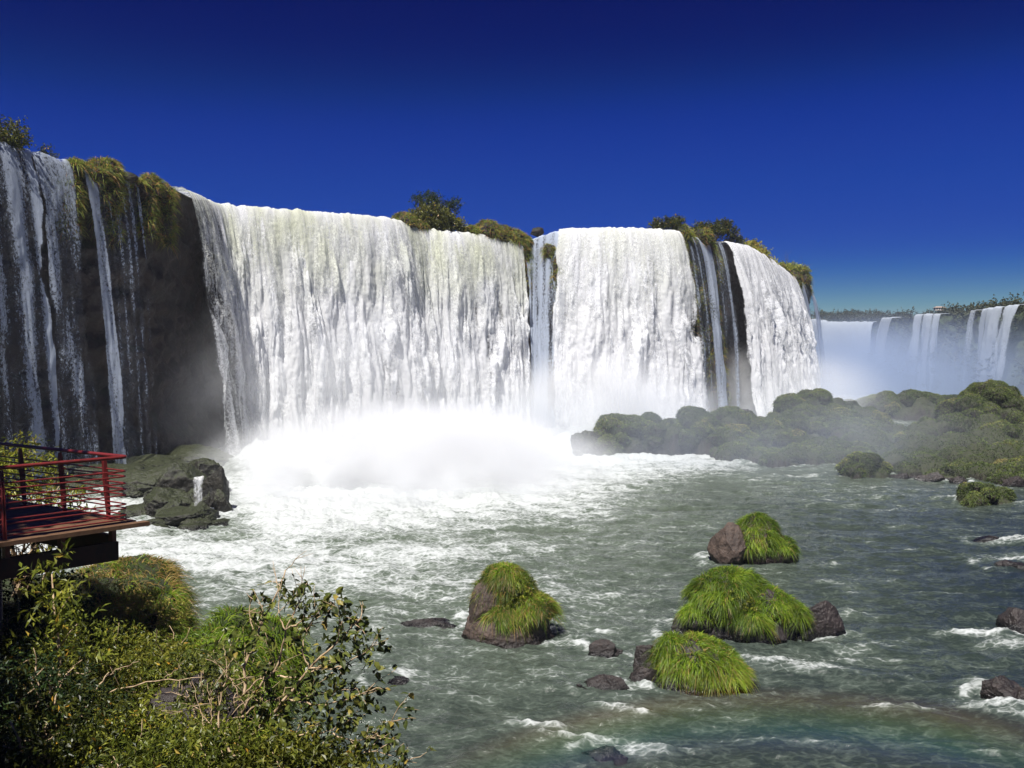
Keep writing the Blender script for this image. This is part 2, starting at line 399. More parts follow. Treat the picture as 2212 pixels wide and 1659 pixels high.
sc2 = nt.nodes.new('ShaderNodeVectorMath'); sc2.operation = 'SCALE'; sc2.inputs['Scale'].default_value = .84/PRE
nt.links.new(hs.outputs[0], sc1.inputs[0]); nt.links.new(sc1.outputs[0], cv_.inputs['Color']); nt.links.new(cv_.outputs[0], sc2.inputs[0]); nt.links.new(sc2.outputs[0], bg.inputs[0]); nt.links.new(bg.outputs[0], wo.inputs[0])
sun = bpy.data.lights.new('sun', 'SUN'); sun.energy = 5.0; sun.angle = R(.5); sun.color = (1, .96, .9)
so = bpy.data.objects.new('sun', sun); COL.objects.link(so)
SD = Vector((math.sin(SUN_AZ)*math.cos(SUN_EL), math.cos(SUN_AZ)*math.cos(SUN_EL), math.sin(SUN_EL)))
so.rotation_euler = SD.to_track_quat('Z', 'Y').to_euler(); so.location = SD*60
cam = bpy.data.cameras.new('camera'); cam.sensor_width = 36; cam.lens = 36*F/1024; cam.clip_end = 6000; cam.clip_start = .1
co = bpy.data.objects.new('camera', cam); COL.objects.link(co); co.location = (0, 0, CAMZ); co.rotation_euler = (math.pi/2-TH, 0, 0)
SC.camera = co
SC.view_settings.view_transform = 'Standard'; SC.view_settings.look = 'None'; SC.view_settings.exposure = .6; SC.view_settings.gamma = 1
SC.cycles.use_denoising = True; SC.cycles.max_bounces = 6; SC.cycles.diffuse_bounces = 3; SC.cycles.glossy_bounces = 2; SC.cycles.transmission_bounces = 3
SC.cycles.transparent_max_bounces = 12; SC.cycles.volume_bounces = 2; SC.cycles.volume_step_rate = 1.0; SC.cycles.volume_max_steps = 128
SC.cycles.caustics_reflective = False; SC.cycles.caustics_refractive = False; SC.cycles.sample_clamp_indirect = 4

# ------------------------------------------------------------------ the near cliff line
def T_at(y1024): return 0
LIP = [  # photo x, photo y of the lip, lip height z
 (-900,-40,30),(-300,225,29.6),(0,312,29.3),(130,348,29),(230,372,29),(310,392,28.8),(375,408,29),(430,434,29),(460,447,29),(660,462,29),(840,476,29),(900,500,28.2),(1000,508,27.9),
 (1130,524,27.6),(1160,516,28.2),(1200,500,29),(1330,497,29.3),(1450,502,29.2),(1480,512,29),(1540,524,29),(1600,532,29),(1650,560,28.6),(1700,596,28),(1740,620,27.6),(1752,640,27)]
lw = []
for x, y, z in LIP:
    lw.append((x, *PW(x, y, z)))
lw = np.array(lw)
e = lw[-1]; lw = np.concatenate([lw, [[1756, e[1]+3, e[2]+25, 26], [1757, e[1]-6, e[2]+60, 25]]])
seg = np.linalg.norm(np.diff(lw[:,1:3], axis=0), axis=1); sk = np.concatenate([[0], np.cumsum(seg)])
ss = np.arange(0, sk[-1], .25)
path = np.stack([np.interp(ss, sk, lw[:,i]) for i in range(4)], 1)   # x photo, X, Y, Z
ker = np.hanning(29); ker /= ker.sum()
for i in (1, 2, 3):
    pad = np.pad(path[:,i], 14, mode='reflect', reflect_type='odd'); path[:,i] = np.convolve(pad, ker, 'valid')
tan = unit(np.gradient(path[:,1:3], axis=0)); nrm = np.stack([tan[:,1], -tan[:,0]], 1)
pad = np.pad(nrm, ((30, 30), (0, 0)), mode='edge'); k2 = np.hanning(61); k2 /= k2.sum()
nrm = unit(np.stack([np.convolve(pad[:,i], k2, 'valid') for i in range(2)], 1))
def s_of(x): return float(np.interp(x, path[:,0], ss))
def lip_at(s):
    return np.stack([np.interp(s, ss, path[:,i]) for i in (1, 2, 3)], -1), np.stack([np.interp(s, ss, nrm[:,i]) for i in range(2)], -1)
def lip_p(x, up=0.0, out=0.0):
    P, N = lip_at(np.array([s_of(x)])); return np.array([P[0,0]+N[0,0]*out, P[0,1]+N[0,1]*out, P[0,2]+up])

def fall(label, x0, x1, thick, cov, v=3.0, lump_amp=1.0, green=0.0, step=.13, dz=.13, seed=0, edge=(1.2, 1.2), mat=None, name='waterfall', lipf=lip_at, sf=s_of, zfoot=-.3, back=5.0, off=.35, group=None, flute=1.0, gaps=.75, plume=1.0):
    s0, s1 = sf(x0), sf(x1); n = max(6, int((s1-s0)/step)); s = np.linspace(s0, s1, n)
    P, N = lipf(s); H = float(P[:,2].mean())-zfoot
    m = int(H/dz*1.05); t = np.linspace(0, 1, m); b = P[n//2].copy(); b[2] = 0
    parts = []
    for layer in ((0, 1) if plume else (0,)):
        nb = 0 if layer else 12; tb = np.linspace(1, .06, 12)           # the stream arriving at the lip
        S = s[:,None]; h = (t**1.08)[None]*(P[:,2]-zfoot)[:,None]
        r = v*np.sqrt(2*h/9.81)+off; z = P[:,2][:,None]-h+thick; tt = h/H; SS = np.broadcast_to(S, h.shape); sd = seed+layer*300
        warp = .8*pnoise(SS*.35, h*.12, None, sd+40)
        A = SS+warp; hw = h+2.6*np.abs(pnoise(SS*.55, h*.08, None, sd+44))
        fl = fbm(A*.30, hw*.03, None, seed, 5, .55, 0)                  # broad plumes
        f2 = fbm(A*.9, hw*.035, None, sd+3, 4, .6, 0)                  # strands
        cl = fbm(A*.42, hw*.085, None, sd+11, 5, .52, 1)                 # billows
        fg = fbm(SS*2.6, h*.9, None, sd+23, 3, .8)
        g = sst(tt, -.05, .5)
        D = thick*.6+flute*((.3+1.5*g)*fl+(.10+.5*g)*f2)+lump_amp*((.05+.8*g)*cl+(.07+.07*g)*fg)
        if layer:
            D = D+lump_amp*g*(.35+1.5*np.clip(cl+.35*f2, -.2, 1)); D += .12
        X = P[:,0][:,None]+N[:,0][:,None]*(r+D); Y = P[:,1][:,None]+N[:,1][:,None]*(r+D)
        Z = z+(.08*fg+.2*cl*g)*lump_amp*sst(tt, 0, .1)+.5*fbm(SS*.8, SS*0, None, seed+2, 5, .6)*(1-sst(tt, 0, .15))
        hh = h
        if nb:
            bx = P[:,0][:,None]+N[:,0][:,None]*(off-back*tb[None]); by = P[:,1][:,None]+N[:,1][:,None]*(off-back*tb[None])
            bz = (P[:,2]+thick)[:,None]+0*tb[None]+.5*fbm(S*.8+0*tb[None], tb[None]*0+0*S, None, seed+2, 5, .6)*(1-.4*tb[None])+.05*tb[None]
            X = np.concatenate([bx, X], 1); Y = np.concatenate([by, Y], 1); Z = np.concatenate([bz, Z], 1)
            hh = np.concatenate([-back*np.broadcast_to(tb[None], bx.shape), h], 1)
        SA = np.broadcast_to(S, hh.shape)
        e = np.minimum(sst(SA-s0+1.1*fbm(SA*.1+seed, hh*.16, None, sd+5, 4), 0, edge[0]), sst(s1-SA+1.1*fbm(SA*.1+seed+9, hh*.16, None, sd+6, 4), 0, edge[1]))
        cv = (cov(SA, hh/H, (SA-s0)/(s1-s0)) if callable(cov) else cov+0*SA)*e
        if layer:
            k_ = fbm(A*.42, hw*.085-.0, None, sd+60, 6, .62)+.35*cl
            cv = cv*np.clip(.44+1.2*k_*g+.08*g, 0, .95)*sst(tt, -.05, .08)
        else:
            thin = np.clip(-(fl*.8+cl*.5*g)-.02, 0, 1)*sst(tt, .02, .15)*(1-.4*sst(tt, .75, 1))
            cv[:,nb:] -= thin*gaps
        gg = green*(1-sst(hh/H, .05, .55))
        parts.append((np.stack([X, Y, Z], -1).reshape(-1, 3), gridf(*X.shape), {'ps': (SA+layer*50).ravel(), 'pz': hh.ravel(), 'cov': cv.ravel(), 'green': gg.ravel()}))
    V, Fs, At = join(parts)
    o = mk(name, V-b, Fs, mat or M_FALL, None, At)
    o.location = b; tag(o, label, 'waterfall', group)
    return o

def cliff(name, path, nrm, zfoot, seed, mat, fine=.3, hcell=.35, xr=None):
    P = path; n = len(P); H = P[:,3]-zfoot
    m = int(H.mean()/hcell); t = np.linspace(0, 1, m)[None]
    S = (np.arange(n)*.25*1.0)[:,None]; h = t*H[:,None]
    SS = np.broadcast_to(S, h.shape)
    led = fbm(SS*.07, h*.28, None, seed, 4, .5)               # layered lava flows
    blk = fbm(SS*.35, h*.35, None, seed+4, 5, .55, 2)
    stp = np.floor(h/4.3+.5*pnoise(SS*.06, h*0, None, seed+8))
    D = -.9+1.3*led+1.0*blk*sst(t, 0, .08)+.9*pnoise(SS*.09, stp*3.3, None, seed+5)-.5*sst(t, .05, .5)*(1-sst(t, .75, 1))+1.8*sst(t, .8, 1)
    D = D*sst(t, -.02, .06)
    X = P[:,1][:,None]+nrm[:,0][:,None]*D; Y = P[:,2][:,None]+nrm[:,1][:,None]*D; Z = P[:,3][:,None]-h
    # plateau behind the lip: the shallow river bed above the falls
    tb = np.array([400, 150, 60, 30, 15, 8, 4, 2, .8])[None]
    bx = P[:,1][:,None]-nrm[:,0][:,None]*tb; by = P[:,2][:,None]-nrm[:,1][:,None]*tb
    return X, Y, Z
M_PLAT = mat_rock('plateau_ground', (.03,.03,.02), (.08,.08,.05), (.06,.08,.03), .6, .3, .8)
def build_cliff(name, path, nrm, zfoot, seed, mat, hcell=.35):
    X, Y, Z = cliff(name, path, nrm, zfoot, seed, mat, hcell=hcell)
    V = np.stack([X, Y, Z], -1).reshape(-1, 3)
    o = mk(name, V, gridf(*X.shape), mat); tag(o, kind='structure'); return o
sel = slice(0, len(path), 1)
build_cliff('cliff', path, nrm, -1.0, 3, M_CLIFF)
# the plateau: one sheet of river bed from the lip back to the far country
pl = path[::6]; tb = np.array([0, 1.5, 5, 12, 30])
far = []
Xs = []; 
for i, p in enumerate(pl):
    nx, ny = nrm[::6][i]
    for q in tb: Xs.append((p[1]-nx*q, p[2]-ny*q, p[3]-.12-.02*q))
V = np.array(Xs); mk('plateau_ground', V, gridf(len(pl), len(tb)), M_PLAT); bpy.data.objects['plateau_ground']['kind'] = 'structure'

# ------------------------------------------------------------------ near falls
def stripes(bands, base=0.0, wob=.03):
    def f(S, t, u):
        c = base+0*S
        for u0, u1, k in bands:
            uu = u+wob*fbm(S*.05, t*3.0, None, 77, 3)*(.3+t)
            c = np.maximum(c, k*sst(uu, u0-.02, u0+.02)*(1-sst(uu, u1-.02, u1+.02)))
        return c
    return f
main_cov = lambda S, t, u: 1.05-.35*sst(u, .0, .12)*0+0*S
fall('broad white main waterfall with yellow green crest at left of the main drop', 378, 1131, .35,
     lambda S, t, u: (.50+.44*sst(S+1.2*fbm(S*.2,t*6,None,9,3), s_of(430), s_of(468)))-.16*np.exp(-((u-.70)/.09)**2)*sst(t, .08, .3)*(1-.6*sst(t,.6,1))-.2*np.exp(-((u-.93)/.04)**2),
     v=2.0, lump_amp=1.0, green=.55, seed=2, edge=(.8, 1.2))
fall('bright white waterfall right of the grassy column, under a flat dark crest', 1200, 1462, .35,
     lambda S, t, u: 1.0-.35*sst(u, .84, .97), v=2.4, lump_amp=.95, green=.3, seed=31, edge=(.8, 1.0))
fall('curved white waterfall flaring right below the shrubby crest', 1552, 1700, .3,
     lambda S, t, u: 1.02-.2*sst(u,.7,1)+0*S, v=2.9, lump_amp=.95, seed=51, edge=(.8, 1.4))
fall('thin stringy fall over mossy rock between the two big white falls', 1128, 1210, .1,
     lambda S, t, u: .60+.12*np.sin(u*29)+.22*t, v=1.9, lump_amp=.25, seed=61, plume=0, edge=(.5, .5), mat=M_VEIL, flute=.5)
fall('slender stringy fall over dark mossy rock right of the bright fall', 1466, 1552, .1,
     stripes([(.06,.14,.5),(.2,.26,.45),(.36,.62,.64),(.7,.76,.45),(.88,.97,.5)], .30), v=1.8, lump_amp=.25, seed=71, plume=0, edge=(.3, .3), mat=M_VEIL, flute=.5)
fall('thin broken fall beneath the last grassy point on the right', 1694, 1752, .1,
     stripes([(.1,.35,.6),(.5,.8,.66),(.9,1,.5)], .3), v=1.9, lump_amp=.25, seed=81, plume=0, edge=(.3, .5), mat=M_VEIL, flute=.5)
fall('veil fall on the shaded cliff at the left edge, brightest strand at its side', -260, 52, .1,
     lambda S, t, u: .53+.10*np.sin(u*31+2)-.08*t+.28*np.exp(-((u-.965)/.03)**2)+.12*np.exp(-((u-.8)/.03)**2), v=1.5, lump_amp=.3, seed=91, plume=0, edge=(.5, .3), mat=M_VEIL, flute=.6)
fall('dark speckled veil fall second from the left on the shaded cliff', 52, 140, .1,
     lambda S, t, u: stripes([(.05,.10,.56),(.2,.28,.46),(.42,.78,.54),(.86,.93,.42)], .52)(S,t,u)-.08*t, v=1.5, lump_amp=.3, seed=101, plume=0, edge=(.3, .5), mat=M_VEIL, flute=.6)
fall('narrow white fall between grass tufts on the shaded cliff', 156, 206, .1,
     lambda S, t, u: stripes([(.1,.6,.70)], .34, .12)(S,t,u)-.12*t, v=1.6, lump_amp=.3, seed=111, plume=0, edge=(.3, .4), mat=M_VEIL, flute=.4)
fall('sparse fine strands on the dark rock between the narrow fall and the trickle', 206, 272, .08,
     lambda S, t, u: .34+.12*np.sin(u*25)-.10*t, v=1.2, lump_amp=.2, seed=141, plume=0, edge=(.3, .3), mat=M_VEIL, flute=.4)
fall('faint trickle down the dark rock left of the main drop', 276, 290, .06,
     lambda S, t, u: stripes([(.2,.7,.50)], .0, .1)(S,t,u)-.16*t, v=1.0, lump_amp=.15, seed=121, plume=0, edge=(.15, .15), mat=M_VEIL, flute=.2)
fall('wispy grey fall at the left edge of the main drop', 352, 384, .12, .35, v=1.6, lump_amp=.3, seed=131, edge=(.8, .3), mat=M_VEIL) if False else None
# ------------------------------------------------------------------ boulders and islets: where they stand is needed by the river
ROCKS = []   # (x, y, radius) for foam
def RK(p, r): ROCKS.append((p[0], p[1], r))
G1 = dict(n=9500, L=.6, W=.026, droop=.85, nz=-.1, up=.5, kn=.75, spread=.5, p0=-.42, zmin=.5, segs=5, tuft=.42)
# B1: the grassy rock left of centre
p = PW(1100, 1400); x, y = p[0], p[1]+.9; RK((x, y), 2.1)
boulder('grassy_boulder', 'two-tiered boulder with a tall grass cap, standing alone left of the other green rocks', 'boulder',
 [((x,y,.35),(2.0,1.4,1.1),dict(sub=5,facets=18)), ((x-.9,y+.1,1.1),(.85,.8,1.3),dict(sub=5)), ((x-.15,y+.45,1.95),(.95,.85,1.25),dict(g=1.0,amp=.1)), ((x+.75,y+.0,1.25),(1.1,1.0,.72),dict(g=1.0,amp=.08)), ((x-.2,y-.45,1.0),(.8,.6,.55),dict(g=.5,amp=.08)), ((x-1.1,y+.35,1.75),(.45,.5,.5),dict(g=.35))],
 M_ROCKB, dict(G1, L=.52, dry=.22, zmin=.9), seed=3)
weeds(bpy.data.objects['grassy_boulder'], [((x+.45,y-.15,2.35),.5), ((x+.2,y-.4,1.75),.4)], 1500, 5)
# B2: back rock, half bare half grass
p = PW(1625, 1232); x, y = p[0], p[1]+1.2; RK((x, y), 2.5)
boulder('half_grassy_boulder', 'boulder with a bare brown left face and green grass on its right side', 'boulder',
 [((x-.95,y-.3,.9),(1.3,1.1,1.75),dict(facets=26,cut=.58)), ((x+.55,y,1.05),(1.25,1.1,1.75),dict(g=1,amp=.08)), ((x+1.5,y-.2,.5),(1.2,1.0,1.2),dict(g=.55))],
 M_ROCKB, dict(G1, L=.5, n=9000, zmin=.8, droop=.9), seed=5)
# B3: big grassy mass
p = PW(1610, 1410); x, y = p[0], p[1]+1.5; RK((x, y), 3.0)
boulder('grassy_boulder', 'largest grass-covered boulder, shaggy bright green over a dark undercut base', 'boulder',
 [((x,y+.2,.3),(2.6,1.7,1.3),dict(facets=22,cut=.62)), ((x-.55,y+.3,1.55),(1.35,1.2,1.35),dict(g=1.1,amp=.12)), ((x+.35,y+.5,1.5),(1.1,1.0,1.2),dict(g=.6,amp=.12)), ((x+1.15,y,1.15),(1.1,1.1,1.05),dict(g=.8,amp=.12)), ((x-1.5,y,.9),(.7,.8,.7),dict(g=.3)), ((x+.35,y-.95,.85),(.8,.5,.8),dict(g=.5)), ((x+2.2,y-.2,.85),(.65,.7,.65),dict(g=.4)), ((x+1.35,y-1.15,.55),(.38,.35,.65),dict(facets=18,cut=.6))],
 M_ROCK, dict(G1, L=.55, n=11000, zmin=1.05), seed=9)
weeds(bpy.data.objects['grassy_boulder.001'], [((x-.4,y-.75,1.9),.5), ((x+.2,y-.9,1.6),.45)], 1600, 6)
p = PW(1785, 1396); x, y = p[0], p[1]+.9; RK((x, y), 1.2)
boulder('bare_boulder', 'dark angular rock jutting out right of the largest grassy boulder', 'boulder', [((x,y,.5),(1.0,.9,1.15),dict(facets=26,cut=.6,amp=.2)), ((x-.75,y-.3,.15),(.7,.6,.7),dict(facets=20,cut=.62)), ((x+.55,y+.2,.9),(.4,.4,.35),dict(facets=14))], M_ROCK, seed=12)
# B4: front tuft
p = PW(1528, 1515); x, y = p[0], p[1]+1.1; RK((x, y), 1.9)
boulder('grassy_boulder', 'low dome of long combed grass nearest the camera, right of three bare rocks', 'boulder',
 [((x,y,.15),(1.75,1.2,.9),dict(facets=18)), ((x-.15,y+.1,.75),(1.35,1.0,1.1),dict(g=1.0,amp=.14)), ((x+.85,y-.1,.45),(.85,.9,.85),dict(g=.6,amp=.12)), ((x-1.0,y+.15,1.1),(.5,.6,.75),dict(g=.4)), ((x-.1,y-.6,.35),(.8,.5,.7),dict(g=.5,amp=.15))],
 M_ROCK, dict(G1, L=.55, n=11000, zmin=.6, nz=-.35, wx=.3, up=.4, dry=.1), seed=15)
for (bx, by, r, h, lab, sd) in [(1398, 1500, (.95,.8,1.25), .5, 'bare angular dark rock leaning against the low grass dome', 21), (1312, 1438, (.68,.55,.62), .3, 'squarish bare rock, upper of the small group with white water on its left', 22),
        (1300, 1515, (1.0,.65,.75), .15, 'long low brown rock, lowest and leftmost of the bare group by the grass dome', 23)]:
    p = PW(bx, by); x, y = p[0], p[1]+r[1]*.8; RK((x, y), r[0])
    lm = [((x+.25,y+.55,.5),(.85,.65,.85),dict(facets=34,cut=.5,amp=.2)), ((x-.1,y-.25,.25),(.8,.6,.8),dict(facets=34,cut=.5,amp=.2))] if sd == 21 else [((x,y,h),r,dict(facets=34,cut=.5,amp=.2)), ((x+r[0]*.5,y+.1,h*.6),(r[0]*.6,r[1]*.8,r[2]*.75),dict(facets=28,cut=.55,amp=.2)), ((x-r[0]*.6,y-.1,h*.3),(r[0]*.5,r[1]*.6,r[2]*.6),dict(facets=28,cut=.55,amp=.2))]
    boulder('bare_boulder', lab, 'boulder', lm, M_ROCK, seed=sd)
for (bx, by, r, h, lab, sd) in [(910, 1372, (1.75,.9,.62), .0, 'flat wet rock slab just awash left of the tall grassy boulder', 31), (842, 1496, (.85,.6,.45), .0, 'small dark rock awash behind the leafy tip of the bare-branched shrub', 32),
        (2215, 1376, (1.1,.9,1.1), .3, 'bare dark rock cut by the right edge of the view', 33), (2190, 1540, (1.0,.8,.95), .1, 'round dark rock with white water pouring over it at the right edge', 34),
        (2140, 1178, (1.1,.8,.5), .0, 'small flat brown rock below the far right grassy islet', 35), (2190, 1240, (1.4,1.0,.7), .0, 'dark rock in white eddies near the right edge, above the bare one', 36), (1310, 1668, (.85,.7,.55), .0, 'brown rock just breaking the surface at the bottom edge', 37)]:
    p = PW(bx, by); x, y = p[0], p[1]+r[1]*.7; RK((x, y), r[0]*1.1)
    boulder('bare_boulder', lab, 'boulder', [((x,y,h),r,dict(facets=32,cut=.52,amp=.22)), ((x+r[0]*.55,y-.15,h*.5),(r[0]*.6,r[1]*.7,r[2]*.7),dict(facets=28,cut=.55,amp=.22))], M_ROCK, seed=sd)
# pile at the foot of the shaded cliff
def lip_foot(x): return lip_p(x, 0, 0)
pile = [(332,1142,57.5,1.5,'smallest round wet rock at the water side of the mossy pile'),(395,1092,60,2.5,'broad mossy boulder in the front middle of the rock pile'),(352,1052,62.5,2.3,'big dark mossy block on the left of the rock pile'),(428,1085,60.5,1.5,'tall mossy boulder between two small cascades'),
        (466,1012,64,1.35,'upright square rock beside the foaming main fall'),(400,1003,66,2.7,'mossy boulder crowning the rock pile in spray'),(446,986,71,2.4,'half hidden rock in the spray at the edge of the main fall'),(300,1088,62,1.9,'dark wet rock at the left of the pile behind the deck corner'),(476,1122,59.5,1.2,'low black rock at the foot of the cascade'),
        (340,1008,72,3.0,'dim boulder at the back of the pile against the shaded cliff'),(412,1140,57.8,1.5,'wet ledge rock at the front right of the pile'),(380,1000,76,3.2,'dark rock at the very back of the pile, top half in mist'),
        (300,985,86,5.5,'broad dark shelf rock against the shaded cliff left of the pile'),(405,972,90,5.0,'dark shelf rock against the cliff behind the top of the pile'),(215,1000,80,5.5,'dark shelf rock seen through the railing bars'),(320,1020,72,3.5,'wet black rock between the shelf and the rock pile'),(140,1030,76,5.5,'black rock under the veil falls seen past the railing')]
for i, (bx, tp_, d, rx, lab) in enumerate(pile):
    q = PD(bx, tp_, d); zt = max(.5, q[2])
    boulder('mossy_boulder', lab, 'boulder', [((q[0],q[1],zt*.3),(rx,rx*.9,zt*.85),dict(facets=34,cut=.55,amp=.22)), ((q[0]+rx*.5,q[1]-rx*.5,zt*.15),(rx*.55,rx*.5,zt*.55),dict(facets=30,cut=.5,amp=.25)), ((q[0]-rx*.5,q[1]-rx*.45,zt*.15),(rx*.5,rx*.5,zt*.45),dict(facets=30,cut=.5,amp=.25))], M_PILE, seed=60+i, group='mossy boulders piled at the cliff foot')
    RK((q[0], q[1]), 1.8)
# ---- islets: rounded grass lumps over low rock
def islet(label, domes, n, seed, step=.25, L=.42, W=.075, pad=1.2, mat=None, name='grassy_islet', extra=26, small=(.9, 2.0), hum=1.0, hs_=1.0, dens=1.0):
    D = np.array(domes, float); lr = np.random.default_rng(seed)
    x0, x1 = (D[:,0]-D[:,2]).min()-pad, (D[:,0]+D[:,2]).max()+pad; y0, y1 = (D[:,1]-D[:,3]).min()-pad, (D[:,1]+D[:,3]).max()+pad
    def H0(X, Y):
        h = np.full(X.shape, -1.5)
        for cx, cy, rx, ry, hh in D:
            q = 1-((X-cx)/rx)**2-((Y-cy)/ry)**2
            h = np.maximum(h, hh*np.sqrt(np.clip(q, 0, 1))**.8*1.0-1.5*(q <= 0))
        return h
    ex = []
    extra = int(extra*2.6); small = (small[0]*.55, small[1]*.72)
    for k in range(extra*3):
        cx, cy = lr.uniform(x0, x1), lr.uniform(y0, y1); b = float(H0(np.array([cx]), np.array([cy]))[0])
        if b > .1 and len(ex) < extra: ex.append((cx, cy, lr.uniform(*small), b))
    X, Y = np.meshgrid(np.arange(x0, x1, step), np.arange(y0, y1, step), indexing='ij')
    Xw = X+.5*pnoise(X*.5, Y*.5, None, seed); Yw = Y+.5*pnoise(X*.5+7, Y*.5, None, seed)
    h = H0(Xw, Yw)
    for cx, cy, r, b in ex:
        q = 1-((Xw-cx)/r)**2-((Yw-cy)/r)**2
        h = np.maximum(h, np.where(q > 0, b-.25*r+r*1.15*np.sqrt(np.clip(q, 0, 1)), -9))
    h = h+.30*fbm(X*.8, Y*.8, None, seed+2, 5, .6)-.15
    c = D[:,:2].mean(0); root = empty(name, (c[0], c[1], 0)); tag(root, label, 'islet')
    V = np.stack([X, Y, np.where(h > .2, .2+(h-.2)*.86, h)], -1).reshape(-1, 3); Fq = gridf(*X.shape)
    Fq = Fq[(V[Fq][:,:,2].max(1) > -1.0)]
    mk('ground', local(V, root), Fq, M_ISL, root)
    tri = np.concatenate([Fq[:,[0,1,2]], Fq[:,[0,2,3]]])
    def wf(C, N): return sst(C[:,2], .45, 1.1)*(.12+sst(fbm(C[:,0]*.4, C[:,1]*.4, None, seed+6, 3), -.4, .1))*(N[:,1] < .4)
    lumps_ = []; gp = []
    area = sum(d_[2]*d_[3] for d_ in D)*math.pi; cnt = int(min(90, area/3.2*hum))
    for k in range(cnt*6):
        if len(lumps_) >= cnt: break
        i = lr.integers(0, len(D)); a_ = lr.uniform(0, 2*math.pi); q = lr.random()**.5
        cx = D[i,0]+math.cos(a_)*D[i,2]*q; cy = D[i,1]+math.sin(a_)*D[i,3]*q*.95
        b_ = float(H0(np.array([cx]), np.array([cy]))[0])
        if b_ < .5: continue
        r_ = lr.uniform(.8, 1.75)*hs_
        Vl, Fl = lump((cx, cy, b_-.45*r_), (r_*lr.uniform(.9, 1.2), r_, r_*lr.uniform(.75, 1.0)), seed*100+k, facets=7, amp=.32, sub=3)
        lumps_.append((Vl, Fl, {}))
        Pn, Nn = sample_tris(Vl, Fl, int(520*r_*r_*dens), lambda C, Nv: sst(Nv[:,2], -.45, .0)*(Nv[:,1] < .5))
        tb_ = lr.normal()*.17; gp.append((Pn, Nn, np.full(len(Pn), tb_)))
    Vl, Fl, _ = join(lumps_); mk('hummocks', local(Vl, root), Fl, M_ISL, root)
    n0 = int(n*.4); P, N = sample_tris(V, tri, n0, wf); N = N*np.sign(N[:,2:3])
    P = np.concatenate([P]+[q[0] for q in gp]); N = np.concatenate([N]+[q[1] for q in gp]); tb_ = np.concatenate([np.full(n0, -.15)]+[q[2] for q in gp]); n = len(P)
    Dr = unit(N*.8+np.array([0, 0, .5])+rng.normal(size=P.shape)*.42)
    tt = np.clip(.42+tb_+.34*np.clip(N[:,2], -1, 1)-.14+.3*fbm(P[:,0]*.35, P[:,1]*.35, P[:,2]*.3, seed+7, 3)+.12*rng.normal(size=n), 0, 1)  # tint follows the upward normal: sunlit tops and shaded flanks painted into the grass
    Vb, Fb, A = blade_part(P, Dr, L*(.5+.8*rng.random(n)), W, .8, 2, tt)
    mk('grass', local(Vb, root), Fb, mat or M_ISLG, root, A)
    for cx, cy, rx, ry, hh in D: RK((cx, cy), (rx+ry)*.5)
    return root
def dome(px, py, d, wpx, depth, drop=0):
    """a dome whose top shows at that pixel, wpx wide, d metres away"""
    q = PD(px, py, d); return (q[0], d, wpx*K/F*d*.5, depth, max(.6, q[2]-drop))
islet('blocky grassy islet in the mist before the bright fall, leftmost of the islets', [dome(1350,905,101,110,4.5), dome(1420,908,101,120,4.5), dome(1500,893,101,110,4.5), dome(1325,920,100,70,3.5)], 16000, 5, extra=16)
islet('rounded grassy islet with a sloping right shoulder, second from the left', [dome(1575,888,103,110,4), dome(1640,905,103,90,4), dome(1560,925,99,150,3.5), dome(1590,965,95.5,120,2.5)], 14000, 6, extra=18)
islet('low row of grassy lumps in front of the peaked islet', [dome(1700,935,97,110,3), dome(1760,955,94.5,130,2.6), dome(1700,985,92,90,2), dome(1830,965,94.5,100,3), dome(1790,985,92,110,2), dome(1865,945,98,100,3)], 14000, 8, extra=22)
islet('peaked green islet rising left of the far misty gorge', [dome(1770,838,118,150,5), dome(1710,862,115,110,4), dome(1840,880,113,150,5), dome(1770,885,109,240,4), dome(1900,920,107,110,4), dome(1730,905,104,120,3.5), dome(1830,915,103,110,4)], 20000, 9, extra=30)
islet('small dark-based grassy rock at the front left of the right island', [dome(1865,985,83,62,1.6), dome(1902,1003,82.5,46,1.5), dome(1845,1010,82,40,1.2)], 5000, 10, step=.2, extra=6, small=(.5, .9), L=.34, hum=2.0, hs_=.6, dens=1.6)
islet('large lumpy green island filling the right side of the river', [dome(1960,925,104,140,4), dome(2040,905,106,150,4), dome(2120,900,104,150,4), dome(2010,955,97,160,4), dome(2090,950,95,170,4), dome(2180,925,97,170,4),
    dome(1985,985,91,120,3), dome(2060,985,89,150,3), dome(2150,975,87,150,3), dome(2230,960,88,170,4), dome(2290,930,94,220,6), dome(2000,1005,86.5,90,1.8), dome(2190,1010,82,110,2), dome(2250,1000,82,110,3), dome(2120,1008,83,110,2), dome(1980,1010,84,110,2), dome(2060,1016,82.5,110,2), dome(2150,1020,80.5,120,2), dome(2240,1018,80,140,2), dome(2190,1035,78,90,1.5), dome(2240,1035,77.5,110,2)], 42000, 11, extra=70, small=(1.0, 2.4))
islet('dark conical green hill at the top right of the island', [dome(2140,833,112,110,4), dome(2170,862,110,130,4), dome(2090,865,111,130,4), dome(2215,880,112,160,5)], 14000, 12, extra=14)
islet('dim flat islet far back in the gorge mist', [dome(1960,850,150,180,7), dome(1880,865,150,120,5), dome(2050,862,150,120,6)], 7000, 13, step=.5, L=.5, extra=14)
islet('small grassy rock with a dark base, lowest of the islets on the right', [dome(2115,1045,68.5,75,1.6), dome(2155,1060,68.5,45,1.3), dome(2095,1075,67.8,50,1.1)], 5000, 14, step=.17, extra=8, small=(.4, .7), L=.32, hum=2.0, hs_=.5, dens=2)
